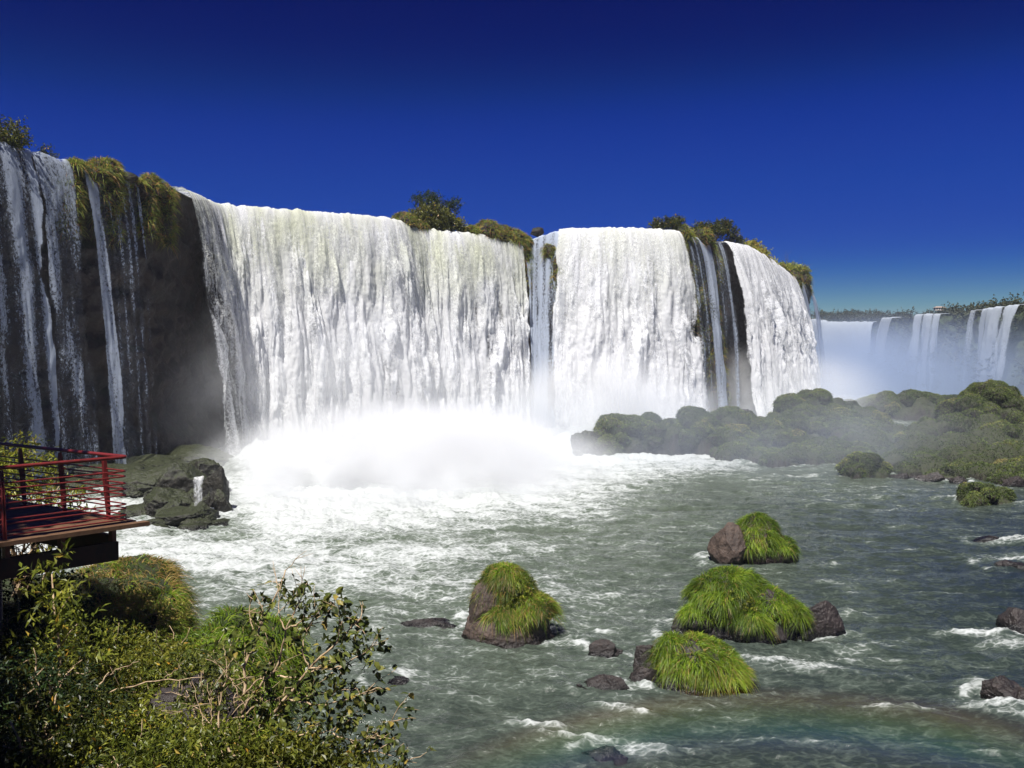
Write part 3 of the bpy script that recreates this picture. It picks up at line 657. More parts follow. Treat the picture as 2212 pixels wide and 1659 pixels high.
for (bx, by, d, r, h, lab, sd) in [(1600, 868, 128, (2.2,1.5,2.2), 1.6, 'square wet rock in spray at the foot of the curved right fall', 41), (1565, 890, 124, (4,2,1.8), .4, 'low wet rock shelf in mist left of the peaked islet', 42), (1645, 885, 124, (4,2.4,2.2), .5, 'grey rock mound in mist right of the square wet rock', 43),
        (1272, 945, 98, (2.2,2.4,2.6), .7, 'rock lump drowned in spray left of the blocky islet', 44), (1215, 905, 112, (4.5,2,.8), .5, 'flat pale rock half hidden by foam below the stringy fall', 45), (1112, 915, 111, (.75,.8,1.9), .5, 'dark pointed rock standing in the foam under the main fall', 46)]:
    q = PD(bx, by, d); RK((q[0], d), r[0])
    boulder('wet_rock', lab, 'rock', [((q[0],d,h),r,dict(facets=30,cut=.52,amp=.24)), ((q[0]+r[0]*.7,d,h*.4),(r[0]*.8,r[1],r[2]*.5),dict(facets=26,cut=.55,amp=.24)), ((q[0]-r[0]*.6,d-.3,h*.2),(r[0]*.7,r[1],r[2]*.4),dict(facets=26,cut=.55,amp=.24))], M_PILE if sd != 41 else M_ROCK, seed=sd)

for (bx, by, r, lab, sd) in [(1955,1040,(1.3,1.0,.8),'low black shore rock just right of the small dark-based grassy rock',141),(2020,1046,(1.6,1.0,.9),'long dark shore rock below the middle of the green island',142),(2075,1050,(1.0,.8,.9),'dark shore rock touching the lowest small grassy rock',143),(2205,1060,(1.6,1.0,1.0),'dark shore rock at the right edge under the green island',144),(2170,1035,(1.3,1.0,1.3),'brown shore rock behind the lowest small grassy rock',145)]:
    p = PW(bx, by); RK((p[0], p[1]+.5), r[0])
    boulder('shore_rock', lab, 'rock', [((p[0],p[1]+.6,.1),r,dict(facets=30,cut=.52,amp=.24)), ((p[0]+r[0]*.8,p[1]+.4,0),(r[0]*.7,r[1]*.8,r[2]*.6),dict(facets=26,cut=.55,amp=.24))], M_ROCK, seed=sd)
# ------------------------------------------------------------------ the river
kk = np.concatenate([np.linspace(-2.2, -.68, 40)[:-1], np.linspace(-.68, .68, 1150), np.linspace(.68, 1.6, 40)[1:]])
py = np.concatenate([np.array([3, 6, 9, 12, 15, 18]), 12*F/np.linspace(540, 30, 640), np.array([420, 500])])
py = np.sort(py); KX, YY = np.meshgrid(kk, py, indexing='ij'); XX = KX*(YY+2)
# foam: how much of the water is white at a place
fp, fn = lip_at(np.arange(s_of(378), s_of(1735), 2.0)); foot = fp[:,:2]+fn*5.2
dist = np.full(XX.shape, 1e9)
for q in foot: dist = np.minimum(dist, np.hypot(XX-q[0], YY-q[1]))
fx = XX-.12*YY
foam = .95*(1-sst(dist+5*fbm(XX*.06, YY*.06, None, 5, 3)+np.clip(XX-2, 0, 60)*.55, 30, 66))
LM = sst(XX/np.maximum(YY, 1)+.04*pnoise(XX*.2, YY*.2, None, 71), -.345, -.275); LM = np.maximum(LM, 1-sst(YY, 52, 60)); foam *= .12+.88*LM
foam = np.maximum(foam, .34*sst(fbm(XX*.10-YY*.03, YY*.75+XX*.10, None, 61, 4, .6), .12, .55))
milk = 1-sst(dist+np.clip(XX, 0, 60)*.45, 30, 100)
big = fbm(XX*.055+3, YY*.13, None, 12, 4)
right = sst(XX+.1*YY, -2, 26)
foam = np.maximum(foam, (.80-.46*right)*(.55+.45*sst(big, -.3, .5))*(1-sst(dist, 38, 96)))
foam = np.maximum(foam, .10-.24*right+.2*big)
PNO = fbm(XX*.9, YY*1.6, None, 41, 4, .6)
def patch(x, y, wx, wy, a, ang=0.0):
    """a foam patch centred at that pixel on the water; half sizes in metres"""
    global foam
    p = PW(x, y); dx = XX-p[0]; dy = YY-p[1]; c, s = math.cos(ang), math.sin(ang)
    u = (dx*c+dy*s)/wx; v = (-dx*s+dy*c)/wy
    foam = np.maximum(foam, (a*.72+.3*PNO)*np.exp(-(u*u+v*v)*(1+1.2*PNO)))
for q in [(1700,1450,3.2,.9,.85,-.25),(1850,1440,2.4,.5,.55,-.3),(2150,1385,2.6,.45,1.0,-.05),(2185,1405,1.5,.8,.8,0),(1258,1410,.6,1.0,.95,.3),(1300,1378,1.0,.3,.8,0),(1420,1392,1.2,.3,.7,0),(1540,1215,1.8,.8,.85,.3),(460,1242,6.5,.8,.9,-.06),(560,1250,3,.7,.85,.1),
          (330,1175,3.0,1.6,.95,0),(300,1160,3,3,.9,0),(880,1468,1.5,.5,.9,0),(960,1312,1.3,.8,.95,0),(1000,1345,.7,.6,.9,0),(870,1335,2.0,.3,.8,.2),(1160,1590,1.6,.28,.85,-.2),(1230,1612,1.5,.25,.75,-.15),(1390,1640,1.3,.5,.8,0),(2160,1548,1.7,.7,1.0,-.2),(2120,1500,.6,.9,.8,0),
          (1915,1545,.9,.35,.8,0),(1840,1335,.8,.3,.9,0),(1960,1548,1.6,.2,.7,-.2),(1320,1300,1.0,.4,.75,0),(1480,1330,1.2,.6,.7,0),(1500,1290,1.1,.5,.6,.2),(1790,1270,1.0,.6,.6,0),(1830,1290,.9,.3,.65,0),(2190,1175,2.5,1.0,.9,-.1),(2185,1215,2.6,1.2,.75,0),(2080,1085,3.0,.9,.8,-.2),(2180,1095,3,.4,.7,0),
          (1630,1010,9,1.6,.8,-.03),(1500,1020,9,2.5,.9,-.05),(1720,1035,6,1.2,.65,-.05),(1990,1200,2,.3,.6,0),(1940,1110,2,.4,.6,0),(850,1250,1.4,.4,.8,0),(690,1215,2.4,.5,.7,.1),(1330,1440,.7,.3,.6,0),(1225,1385,.5,.4,.7,0),(1860,1000,3,.4,.5,0),(1700,1000,2.5,.3,.6,0),(1600,985,2,.4,.7,0),
          (430,1330,2.5,.35,.7,-.3),(560,1380,1.4,.4,.6,0),(1140,1440,.9,.3,.55,.4),(1330,1545,1.2,.25,.6,-.3),(1500,1640,1.2,.3,.5,0),(1370,1560,1.3,.2,.6,-.3),(1680,1250,1.2,.4,.5,0),(2010,1290,2.0,.25,.55,0)]: patch(*q)
NA = pnoise(XX*.8, YY*.8, None, 3); NB = pnoise(XX*.5, YY*1.2, None, 8)
for (rx, ry, rr) in ROCKS:
    d = np.hypot(XX-rx, (YY-ry)*1.15); ring = np.exp(-((d-rr*1.08)/(.28+.07*rr))**2)
    w = .78*ring*(.55+.9*NA)*(.55+.45*np.clip((ry-YY)*-.4-(XX-rx)*.5, -1, 1))
    dx = XX-rx; dy = YY-ry; tail = np.exp(-((dy+.22*dx)/(rr*.7))**2)*sst(dx, 0, rr)*np.exp(-np.clip(dx-rr, 0, 99)/(rr*2.2))
    foam = np.maximum(foam, w+.0); foam = np.maximum(foam, .62*tail*(.5+1.2*NB))
# waves: chop everywhere, humps and broken crests where it is white
U = XX+.15*YY+1.2*pnoise(XX*.1, YY*.12, None, 51); Vv = YY+1.5*pnoise(XX*.08, YY*.1, None, 52)
wv = .55*fbm(U*.12, Vv*.25, None, 21, 4, .5, 2)+.2*fbm(U*.42, Vv*.85, None, 22, 4, .55, 2)+.075*fbm(U*1.3, Vv*2.1, None, 23, 3, .6, 2)+.03*fbm(U*3.5, Vv*5.5, None, 24, 2)
amp = (.62+.9*np.clip(foam, 0, 1)**1.5)*sst(YY, 3, 20)
hump = np.clip(foam-.35, 0, 1)*(.42*fbm(U*.6, Vv*.9, None, 25, 4, .6, 1)+.14)
boil = LM*1.9*(1-sst(dist, 6, 30))*(.6+.8*fbm(U*.16, Vv*.2, None, 26, 4, .6, 1))
ZZ = (wv*amp+hump+boil)*(1-.8*sst(YY, 140, 300))
crest = np.clip(wv*3.0, -.4, .6)
foam = foam+.30*crest
V = np.stack([XX, YY, ZZ], -1).reshape(-1, 3)
m = MT('river_water'); p_ = m.geo(); fo = m.attr('foam'); mi = m.attr('milk')
sv = m.vmul(p_, (1.0, 1.9, 1.0))
warp = m.n('ShaderNodeVectorMath', operation='ADD'); m.set(warp, 0, sv); m.t.links.new(m.vmul(m.noise(p_, .7, 3, col=True), (.9,.9,.9)), warp.inputs[1])
f1 = m.noise(warp.outputs[0], .75, 7, .68, .6); f2 = m.vor(warp.outputs[0], 2.2, 'DISTANCE_TO_EDGE')
f3 = m.noise(warp.outputs[0], 4.5, 4, .7)
web = m.mr(f2, 0, .16, .14, -.03)
fv = m.math('ADD', m.math('ADD', fo, m.math('MULTIPLY', m.math('SUBTRACT', f1, .5), 1.35)), m.math('ADD', web, m.math('MULTIPLY', m.math('SUBTRACT', f3, .5), .36)))
ff = m.mr(fv, .52, 1.02, 0, .96, True)
deep = m.mix(m.mr(m.noise(p_, .09, 3), .35, .65), (.006,.012,.018), (.017,.026,.024))
wc = m.mix(m.math('MULTIPLY', mi, m.mr(f1, .3, .7, .7, 1)), deep, (.10,.12,.082))
wc = m.mix(m.mr(fv, .25, .65, 0, .35), wc, (.17,.21,.17))
bmp = m.bump(m.math('ADD', m.noise(m.vmul(p_, (1,1.7,1)), 3.2, 5, .65), m.math('MULTIPLY', ff, .5)), .55, .12)
a = m.prin(wc, .16, .5, bmp, IOR=1.33); b = m.n('ShaderNodeBsdfDiffuse'); m.set(b, 'Color', (.50,.525,.52)); m.set(b, 'Normal', m.bump(f3, .6, .15))
M_WATER = m.done(m.mixs(ff, a, b.outputs[0]))
o = mk('river_water', V, gridf(*XX.shape), M_WATER, None, {'foam': foam.ravel(), 'milk': milk.ravel()}); tag(o, kind='structure')
# river bed and the wide country: one sheet to the horizon, below the water
gx = np.linspace(-3000, 3000, 41); gy = np.linspace(-600, 5000, 41); GX, GY = np.meshgrid(gx, gy, indexing='ij')
o = mk('ground', np.stack([GX, GY, GX*0-3.0], -1).reshape(-1, 3), gridf(41, 41), M_PLAT); tag(o, kind='structure')
# ------------------------------------------------------------------ the far gorge
FL = [(1740,684,360),(1765,690,330),(1800,697,305),(1905,697,300),(1915,690,272),(1945,688,258),(1993,682,240),(2055,680,232),(2120,674,214),(2160,668,207),(2212,662,200),(2400,640,180),(2700,590,160),(3300,470,150)]
fw = np.array([(x, *PD(x, y, d)) for x, y, d in FL])
fs = np.concatenate([[0], np.cumsum(np.linalg.norm(np.diff(fw[:,1:3], axis=0), axis=1))]); fss = np.arange(0, fs[-1], .8)
fpath = np.stack([np.interp(fss, fs, fw[:,i]) for i in range(4)], 1)
ft = unit(np.gradient(fpath[:,1:3], axis=0)); fnr = np.stack([ft[:,1], -ft[:,0]], 1)
pad = np.pad(fnr, ((8, 8), (0, 0)), mode='edge'); k3 = np.hanning(17); k3 /= k3.sum(); fnr = unit(np.stack([np.convolve(pad[:,i], k3, 'valid') for i in range(2)], 1))
def fs_of(x): return float(np.interp(x, fpath[:,0], fss))
def flip_at(s): return np.stack([np.interp(s, fss, fpath[:,i]) for i in (1, 2, 3)], -1), np.stack([np.interp(s, fss, fnr[:,i]) for i in range(2)], -1)
M_FCLIFF = mat_rock('far_cliff', (.035,.04,.02), (.075,.08,.04), (.05,.075,.025), .7, .2, .9)
n = len(fpath); Hh = fpath[:,3]+2.0; t = np.linspace(0, 1, 50)[None]; S = fss[:,None]; h = t*Hh[:,None]; SS = np.broadcast_to(S, h.shape)
D = -1.5+2.2*fbm(SS*.06, h*.12, None, 5, 4)+0+1.2*fbm(SS*.25, h*.2, None, 6, 4, .5, 1)+7*t**1.6
X = fpath[:,1][:,None]+fnr[:,0][:,None]*D; Y = fpath[:,2][:,None]+fnr[:,1][:,None]*D
tb = np.array([900, 300, 100, 40, 15, 5, 1.5]); bx = fpath[:,1][:,None]-fnr[:,0][:,None]*tb[None]; by = fpath[:,2][:,None]-fnr[:,1][:,None]*tb[None]
o = mk('far_cliff', np.stack([X, Y, fpath[:,3][:,None]-h-.3], -1).reshape(-1, 3), gridf(*X.shape), M_FCLIFF); tag(o, kind='structure')
o = mk('far_plateau_ground', np.stack([bx, by, fpath[:,3][:,None]-.45+0*bx], -1).reshape(-1, 3), gridf(*bx.shape), M_PLAT); tag(o, kind='structure')
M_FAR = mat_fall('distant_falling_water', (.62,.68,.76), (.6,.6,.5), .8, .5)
for (x0, x1, cv, v, lab, sd, ed) in [(1768,1906,lambda S,t,u: 1.0+0*S,3.5,'wide white fall at the head of the gorge, leftmost of the distant falls',201,(3,2)),
        (1926,1953,.7,1.5,'single narrow distant fall between the wide fall and the triple strands',202,(1,1)),
        (1994,2056,stripes([(.0,.28,.8),(.33,.62,.8),(.68,1,.85)],.4,.01),1.2,'distant fall split into three white strands',203,(1,1)),
        (2120,2138,.5,1.0,'faint thin distant fall beside the broad pair at the right',204,(.8,.8)),
        (2144,2192,stripes([(.0,.35,.8),(.4,.7,.85),(.7,1,.75)],.45,.01),1.2,'tall white distant fall near the right edge',205,(1,1)),
        (2196,2230,.7,2.5,'slanting distant fall cut by the right edge',206,(.8,.8))]:
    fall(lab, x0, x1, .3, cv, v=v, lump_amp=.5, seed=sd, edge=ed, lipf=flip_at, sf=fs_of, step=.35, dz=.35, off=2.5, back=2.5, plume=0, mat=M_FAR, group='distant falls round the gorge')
# forest along the far rim: nobody could count it
ps = []
for k in range(330):
    s = rng.uniform(0, fss[-1]*.92); P, N = flip_at(np.array([s])); q = rng.uniform(1, 26)
    xx = np.interp(s, fss, fpath[:,0])
    hmul = 1.0 if xx > 1910 else .8
    c = np.array([P[0,0]-N[0,0]*q, P[0,1]-N[0,1]*q, P[0,2]+.5+rng.uniform(0, .8)]); r = rng.uniform(1.3, 2.6)*hmul
    if abs(xx-2030) < 22: c[2] += 1.5*math.exp(-((xx-2030)/16)**2)
    if 1790 < xx < 1906 or 1926 < xx < 1953 or 1994 < xx < 2056 or 2144 < xx < 2192:
        c[:2] -= N[0]*10
    ps.append(foliage([(c, (r, r, r*.8))], 130, .55, .4, k, shell=.3, tint0=.4))
V, Fs, A = join(ps); M_FFOR = mat_leaf('far_forest_leaf', [(0,(.03,.035,.02)),(.5,(.06,.07,.035)),(1,(.11,.10,.06))], .8, .1)
o = mk('far_forest', V, Fs, M_FFOR, None, A, smooth=False); tag(o, kind='stuff', label='hazy low forest along the rim above the distant falls')
# hanging ground cover on the far cliff face
P, N = flip_at(rng.uniform(0, fss[-1]*.9, 9000)); hh = rng.random(9000)**1.5
cx = rng.uniform(0, 1, 9000); Dd = 1.0+7*hh**1.6
pts = np.stack([P[:,0]+N[:,0]*Dd, P[:,1]+N[:,1]*Dd, P[:,2]*(1-hh*.9)], -1)
dn = fbm(pts[:,0]*.15, pts[:,1]*.15, pts[:,2]*.2, 3, 3); kp = dn > .02; pts = pts[kp]; N3 = np.concatenate([N, np.full((9000, 1), .4)], 1)[kp]
V, Fs, A = leaf_part(pts, unit(N3+rng.normal(size=pts.shape)*.5), 1.0, .7, np.clip(.4+dn[kp], 0, 1))
o = mk('cliff_ground_cover', V, Fs, M_FFOR, None, A, smooth=False); tag(o, kind='stuff', label='green growth clinging to the distant cliff between falls')
# pale building showing among the trees on the far rim
q = PD(2030, 662, 262); root = empty('building', q-np.array([0,0,1.2])); root.scale = (.42,.42,.42); tag(root, 'tiny pale low building among the trees on the far rim', 'building')
m = MT('pale_render'); M_PALE = m.done(m.prin((.55,.5,.46), .8, .2)); m = MT('tiled_roof'); M_TILE = m.done(m.prin((.32,.25,.21), .8, .2)); m = MT('dark_glass'); M_DG = m.done(m.prin((.02,.025,.03), .2, .5))
V, Fs, A = box((0,0,1.0),(3.6,0,0),(0,1.6,0),(0,0,1.0)); mk('wall', V, Fs, M_PALE, root, smooth=False)
V = np.array([(-4,-2,2.0),(4,-2,2.0),(4,2,2.0),(-4,2,2.0),(-2.5,0,2.9),(2.5,0,2.9)]); mk('roof', V, [np.array([[0,1,5,4],[2,3,4,5]]), np.array([[1,2,5],[3,0,4]])], M_TILE, root, smooth=False)
for i in range(4):
    V, Fs, A = box((-2.6+i*1.75,-1.62,1.1),(.5,0,0),(0,.03,0),(0,0,.45)); mk('window', V, Fs, M_DG, root, smooth=False)

# ------------------------------------------------------------------ growth on the near cliff top
def mound(label, spots, n, L=.7, W=.07, seed=0, mat=None, cat='grass', name='grass_clump', droop=.8):
    """a clump of coarse grass over a small earth hump; spots: (photo x, photo y of the top, out, r, h)"""
    parts = []; gp = []
    c0 = None
    for i, (x, y, out, r, h) in enumerate(spots):
        b = lip_p(x, 0, out); q = PD(x, y, b[1])
        c = np.array([q[0], b[1], q[2]-h*.8])
        if c0 is None: c0 = c
        V, Fc = lump(c, (r, r, h), seed*7+i, facets=6, amp=.22, sub=4); parts.append((V, Fc, {}))
        gp.append(grass_on(V, Fc, n, dict(L=L*1.25, W=W, droop=droop, nz=-.5, up=.5, zmin=-5, segs=3, tuft=.7, dry=.2, spread=.55), seed+i))
    root = empty(name, c0); tag(root, label, cat)
    for V, Fs, A in parts: mk('soil', local(V, root), Fs, M_CLIFF, root)
    V, Fs, A = join(gp); mk('blades', local(V, root), Fs, mat or M_TOPG, root, A)
    return root
mound('grass tuft left of the narrow fall on the shaded cliff', [(148,385,1.2,1.0,1.8),(152,425,1.5,.8,2.2),(160,352,.5,.9,.7)], 1100, seed=1)
mound('broad olive grass clump with a drooping beard right of the narrow fall', [(200,358,.6,1.6,1.2),(225,350,.4,1.5,1.3),(232,385,1.4,1.3,2.0),(232,430,1.9,.9,1.6)], 1200, seed=2)
mound('small hanging grass tuft low on the shaded cliff', [(245,490,2.2,.8,1.0)], 500, seed=3)
mound('pointed grass tuft on the crest at the left of the trickle', [(240,350,.0,.8,.8)], 500, seed=4)
mound('yellow-green grass ball on the crest right of the trickle', [(322,382,.4,1.1,1.1)], 1000, seed=5)
mound('short reddish crest grass beside the trickle', [(293,388,.3,.8,.6)], 500, seed=6)
mound('hanging green grass column right of the trickle', [(318,420,1.4,.9,1.6),(320,450,1.8,.8,1.8)], 900, seed=7)
mound('hanging grass column next to the edge of the main drop', [(358,402,.7,.8,1.4),(355,440,1.6,.8,1.9),(362,480,2.0,.5,1.5)], 900, seed=8)
mound('long reddish grass hump on the crest between the main and bright falls', [(1020,492,-1,1.4,1.0),(1050,483,-1.0,2.1,1.7),(1080,492,-.8,2.2,1.6),(1110,503,-.2,1.8,1.5),(1130,512,.4,1.4,1.2)], 1700, seed=9)
mound('green grass hanging left of the stringy fall', [(1137,535,1.2,.9,1.6),(1140,570,1.7,.6,2.6)], 800, seed=10)
mound('green grass hanging right of the stringy fall', [(1190,530,1.2,1.2,1.3),(1205,560,1.9,.8,2.4),(1213,610,2.3,.5,3.2)], 900, seed=11)
mound('brown and green grass strip at the base of the crest shrub', [(870,465,-1,1.8,1.4),(900,478,-.5,1.6,1.1)], 1500, seed=12)
mound('grass cap above the dark mossy column right of the bright fall', [(1470,490,-.2,1.5,1.6),(1465,520,1.0,1.0,3.0),(1475,560,1.9,.8,3.5)], 1200, seed=13)
mound('drooping grass clump between the slender strands', [(1512,498,.2,1.8,1.6),(1530,515,1.0,1.2,2.6),(1545,550,1.6,.8,2.8)], 1200, seed=14)
mound('reddish grassy bank descending right of the curved fall', [(1640,555,-.6,1.6,1.6),(1665,575,-.4,2.0,2.0),(1690,585,.2,2.2,2.6)], 1600, seed=15)
mound('grass-topped last point of the near cliff', [(1712,590,.4,2.0,3.2),(1733,590,.5,2.0,2.2),(1738,615,.8,1.6,2.6)], 1600, seed=16)
mound('mossy ledge low in the column right of the bright fall', [(1548,770,3.5,1.3,3.5),(1553,830,4.5,1.6,4.0)], 700, seed=17)
mound('mossy growth streaking the upper dark column right of the bright fall', [(1487,560,2.2,.9,3.0),(1492,640,2.8,.9,3.5),(1500,700,3.0,1.2,3.5)], 700, seed=18)
mound('moss and grass hanging in the middle of the dark column', [(1530,600,2.4,.8,3.0),(1543,660,2.8,.9,3.5),(1551,720,3.2,1.0,3.5)], 700, seed=19)
mound('dark mossy skirt low in the column beside the curved fall', [(1540,880,4.0,1.4,3.5),(1500,850,3.4,1.6,3.0)], 500, seed=20)
def tshrub(label, spots, n, L, W, seed, mat, tint0=.4, base=None, cat='shrub'):
    cs = []
    for x, y, out, r, h in spots:
        b = lip_p(x, 0, out); q = PD(x, y, b[1]); cs.append(((q[0], b[1], q[2]), (r, r, h)))
    bx = lip_p(base[0], 0, base[1])
    return shrub(label, tuple(bx), cs, n, L, W, mat, seed, cat=cat, r0=.07, bark=M_DBARK, shell=.3, tint0=tint0)
tshrub('open-branched shrub on the crest at the upper left corner', [(15,290,0,1.6,1.1),(40,292,0,1.0,1.2),(-10,295,0,1.6,1.0),(5,305,0,1.6,.6)], 3400, .22, .14, 1, M_LEAF, .35, (20, -1))
tshrub('tiny dark sprig on the crest above the speckled veil fall', [(98,328,0,.5,.4),(110,335,0,.6,.3)], 300, .2, .12, 2, M_LEAF, .2, (105, -.5))
tshrub('big dark shrub with open upper twigs on the crest of the main fall', [(930,470,-1.5,2.6,1.9),(960,480,-1.2,2.3,1.3),(900,475,-1.2,1.8,1.1),(985,488,-1.0,1.4,.8)], 9000, .30, .2, 3, M_LEAF, .5, (935, -1.5))
tshrub('airy dark bush rising behind the big crest shrub', [(925,435,-2.5,1.7,1.1),(905,430,-2.5,.8,.6),(965,448,-2.5,1.6,.7),(985,440,-2.5,.9,.35),(945,425,-2.5,.6,.5)], 2600, .28, .16, 4, M_TREEL, .2, (940, -2.5))
tshrub('dark twiggy bush at the left of the bright fall grass cap', [(1425,486,-1.5,1.4,.6),(1443,482,-1.5,.9,.5)], 1300, .3, .18, 5, M_LEAF, .3, (1430, -1.5))
tshrub('little dark bush on top of the mossy column', [(1462,482,-1.5,1.0,.7)], 800, .3, .18, 6, M_LEAF, .3, (1462, -1.5))
tshrub('leaning dark tree with a flat top over the curved fall', [(1535,498,-1.5,2.0,1.0),(1560,488,-1.8,1.4,.8),(1572,500,-1.5,1.6,.7),(1590,520,-1,1.5,.6),(1510,496,-1.5,1.4,.7)], 5200, .32, .2, 7, M_LEAF, .25, (1560, -1.5))
tshrub('reddish bush on the shoulder right of the curved fall', [(1625,538,-1.2,1.8,1.2),(1640,552,-1.2,1.8,1.1),(1660,572,-.8,1.6,1.2)], 4200, .34, .22, 8, M_TOPG, .8, (1635, -1))
tshrub('short olive bushes along the crest near the last point', [(1690,578,-.8,1.5,.8),(1712,580,-.8,1.5,.9),(1732,584,-.5,1.6,1.0)], 3800, .34, .22, 9, M_TOPG, .6, (1712, -.8))
# dark crest stones where the river comes over
for i, (x, y, w_, lab) in enumerate([(700,465,2.6,'low dark crest ledge in the middle of the main fall'),(1175,523,2.2,'flat brown ledge above the stringy fall'),(1160,495,1.2,'dark stone on the crest left of the bright fall'),(440,436,1.0,'dark crest stone at the notch beside the wispy left edge of the main fall'),(1400,498,2.5,'dark flat crest stone above the bright fall'),(270,378,1.4,'red-brown rock knob on the crest between the grass clumps'),(300,405,1.2,'red-brown rock under the short crest grass'),(345,402,1.0,'dark rock on the crest between two grass columns')]):
    b = lip_p(x, 0, 0 if x < 400 else -1.6); q = PD(x, y, b[1])
    o_ = .35 if w_ > 2 else .7
    boulder('crest_rock', lab, 'rock', [((q[0], b[1], q[2]-o_*.6), (w_, 1.2, o_), dict(facets=20, cut=.6, amp=.2, sub=4))], M_CLIFF, seed=80+i)
# ------------------------------------------------------------------ the near bank
def edge_x(y): return np.interp(y, [-6, 0, 4, 6, 8, 10, 12, 15, 18, 20, 24, 27], [6, 5, 1.0, -1.3, -2.3, -3.4, -3.9, -4.6, -6.6, -7.6, -10, -14])
def bank_z(x, y):
    top = np.interp(y, [-6, 1, 3.5, 6, 8, 10, 13, 16, 20, 24, 28], [10.3, 10.2, 9.4, 8.4, 7.7, 7.0, 6.3, 6.2, 6.0, 5.2, 3.5])+.05*np.clip(-x-6, 0, 20)
    e = edge_x(y); d = x-e
    f = sst(d, -.6, 3.4)
    top = top-1.7*np.exp(-((x+4.5)/1.1)**2-((y-12)/1.3)**2)
    return top*(1-f)-1.6*f+.35*fbm(x*.6, y*.6, None, 4, 4)*(1-f*.4)
X, Y = np.meshgrid(np.concatenate([np.linspace(-45, -16, 20)[:-1], np.linspace(-16, 9, 170)]), np.linspace(-6, 31, 230), indexing='ij')
M_BANK = mat_rock('bank_earth', (.014,.011,.008), (.05,.036,.024), (.03,.045,.012), .9, 1.2, .9)
o = mk('river_bank', np.stack([X, Y, bank_z(X, Y)], -1).reshape(-1, 3), gridf(*X.shape), M_BANK); tag(o, kind='structure')
# ---- the viewing deck
M1 = MT('red_painted_steel'); n_ = M1.noise(M1.geo(), 14, 5, .7)
M_RED = M1.done(M1.prin(M1.mix(M1.mr(n_, .45, .75), (.17,.020,.018), (.07,.014,.013)), .38, .5))
M1 = MT('deck_wood'); tc = M1.obj(); n_ = M1.noise(M1.vmul(M1.geo(), (3, 3, 3)), 2.5, 5, .7)
M_WOOD = M1.done(M1.prin(M1.mix(M1.mr(n_, .3, .7), (.085,.045,.025), (.17,.095,.05)), .6, .35, M1.bump(n_, .4, .01)))
M1 = MT('dark_steel_beam'); n_ = M1.noise(M1.geo(), 6, 5, .7)
M_BEAM = M1.done(M1.prin(M1.mix(M1.mr(n_, .4, .7), (.03,.008,.008), (.06,.014,.012)), .5, .4))
C = np.array([-6.34, 14.56]); u = unit(np.array([-.69, -.73])); v = unit(np.array([-.85, .53])); DZ = CAMZ-2.86
E0 = C-.17*u-.17*v+np.array([.08,0])   # deck corner
def D3(a, b, z=0.0, o=E0): q = o+u*a+v*b; return np.array([q[0], q[1], DZ+z])
root = empty('viewing_deck', (C[0], C[1], DZ)); tag(root, 'timber viewing platform on dark steel beams with red tube railings', 'viewing deck')
u3 = np.array([*u, 0]); v3 = np.array([*v, 0]); zz = np.array([0, 0, 1.])
V = []; parts = []
LU, LV = 5.2, 7.5; nb = 38
for i in range(nb):                      # boards run along the near edge
    b = .19+(LV-.19)*(i+.5)/nb; w_ = (LV-.19)/nb*.5-.006
    parts.append(box(D3(LU/2+.02, b, -.02+.002*((i*7) % 3)), u3*(LU/2-.02), v3*w_, zz*.02))
V, Fs, A = join(parts); mk('floorboards', local(V, root), Fs, M_WOOD, root, smooth=False)
V, Fs, A = box(D3(LU/2, .08, -.012), u3*LU/2, v3*.08, zz*.034); mk('edge_board', local(V, root), Fs, M_WOOD, root, smooth=False)
V, Fs, A = box(D3(.0, LV/2+.2, -.03), u3*.02, v3*(LV/2-.2), zz*.03); mk('edge_board', local(V, root), Fs, M_BEAM, root, smooth=False)
V, Fs, A = box(D3(LU/2+.25, .42, -.46), u3*(LU/2-.05), v3*.06, zz*.155); mk('girder', local(V, root), Fs, M_BEAM, root, smooth=False)
V, Fs, A = box(D3(.24, LV/2+.5, -.42), u3*.05, v3*(LV/2-.15), zz*.185); mk('girder', local(V, root), Fs, M_BEAM, root, smooth=False)
V, Fs, A = box(D3(LU/2+.25, 3.6, -.42), u3*(LU/2-.05), v3*.06, zz*.18); mk('girder', local(V, root), Fs, M_BEAM, root, smooth=False)
for a_ in (.35, 1.15, 1.95, 2.8, 3.7, 4.6):
    V, Fs, A = box(D3(a_, .44, -.175), u3*.035, v3*.05, zz*.13); mk('spacer', local(V, root), Fs, M_RED if a_ < 2 else M_BEAM, root, smooth=False)
    V, Fs, A = box(D3(a_, LV/2+.3, -.135), u3*.04, v3*(LV/2-.6), zz*.09); mk('joist', local(V, root), Fs, M_BEAM, root, smooth=False)
for (a_, b_) in ((1.9, .9), (1.9, 4.2), (4.6, 1.2), (4.6, 4.4)):
    q = D3(a_, b_, 0); zb = float(bank_z(np.array([q[0]]), np.array([q[1]]))[0])-.5
    V, Fs, A = tube([(q[0], q[1], zb), (q[0], q[1], DZ-.22)], .11, 12); mk('column', local(V, root), Fs, M_BEAM, root)
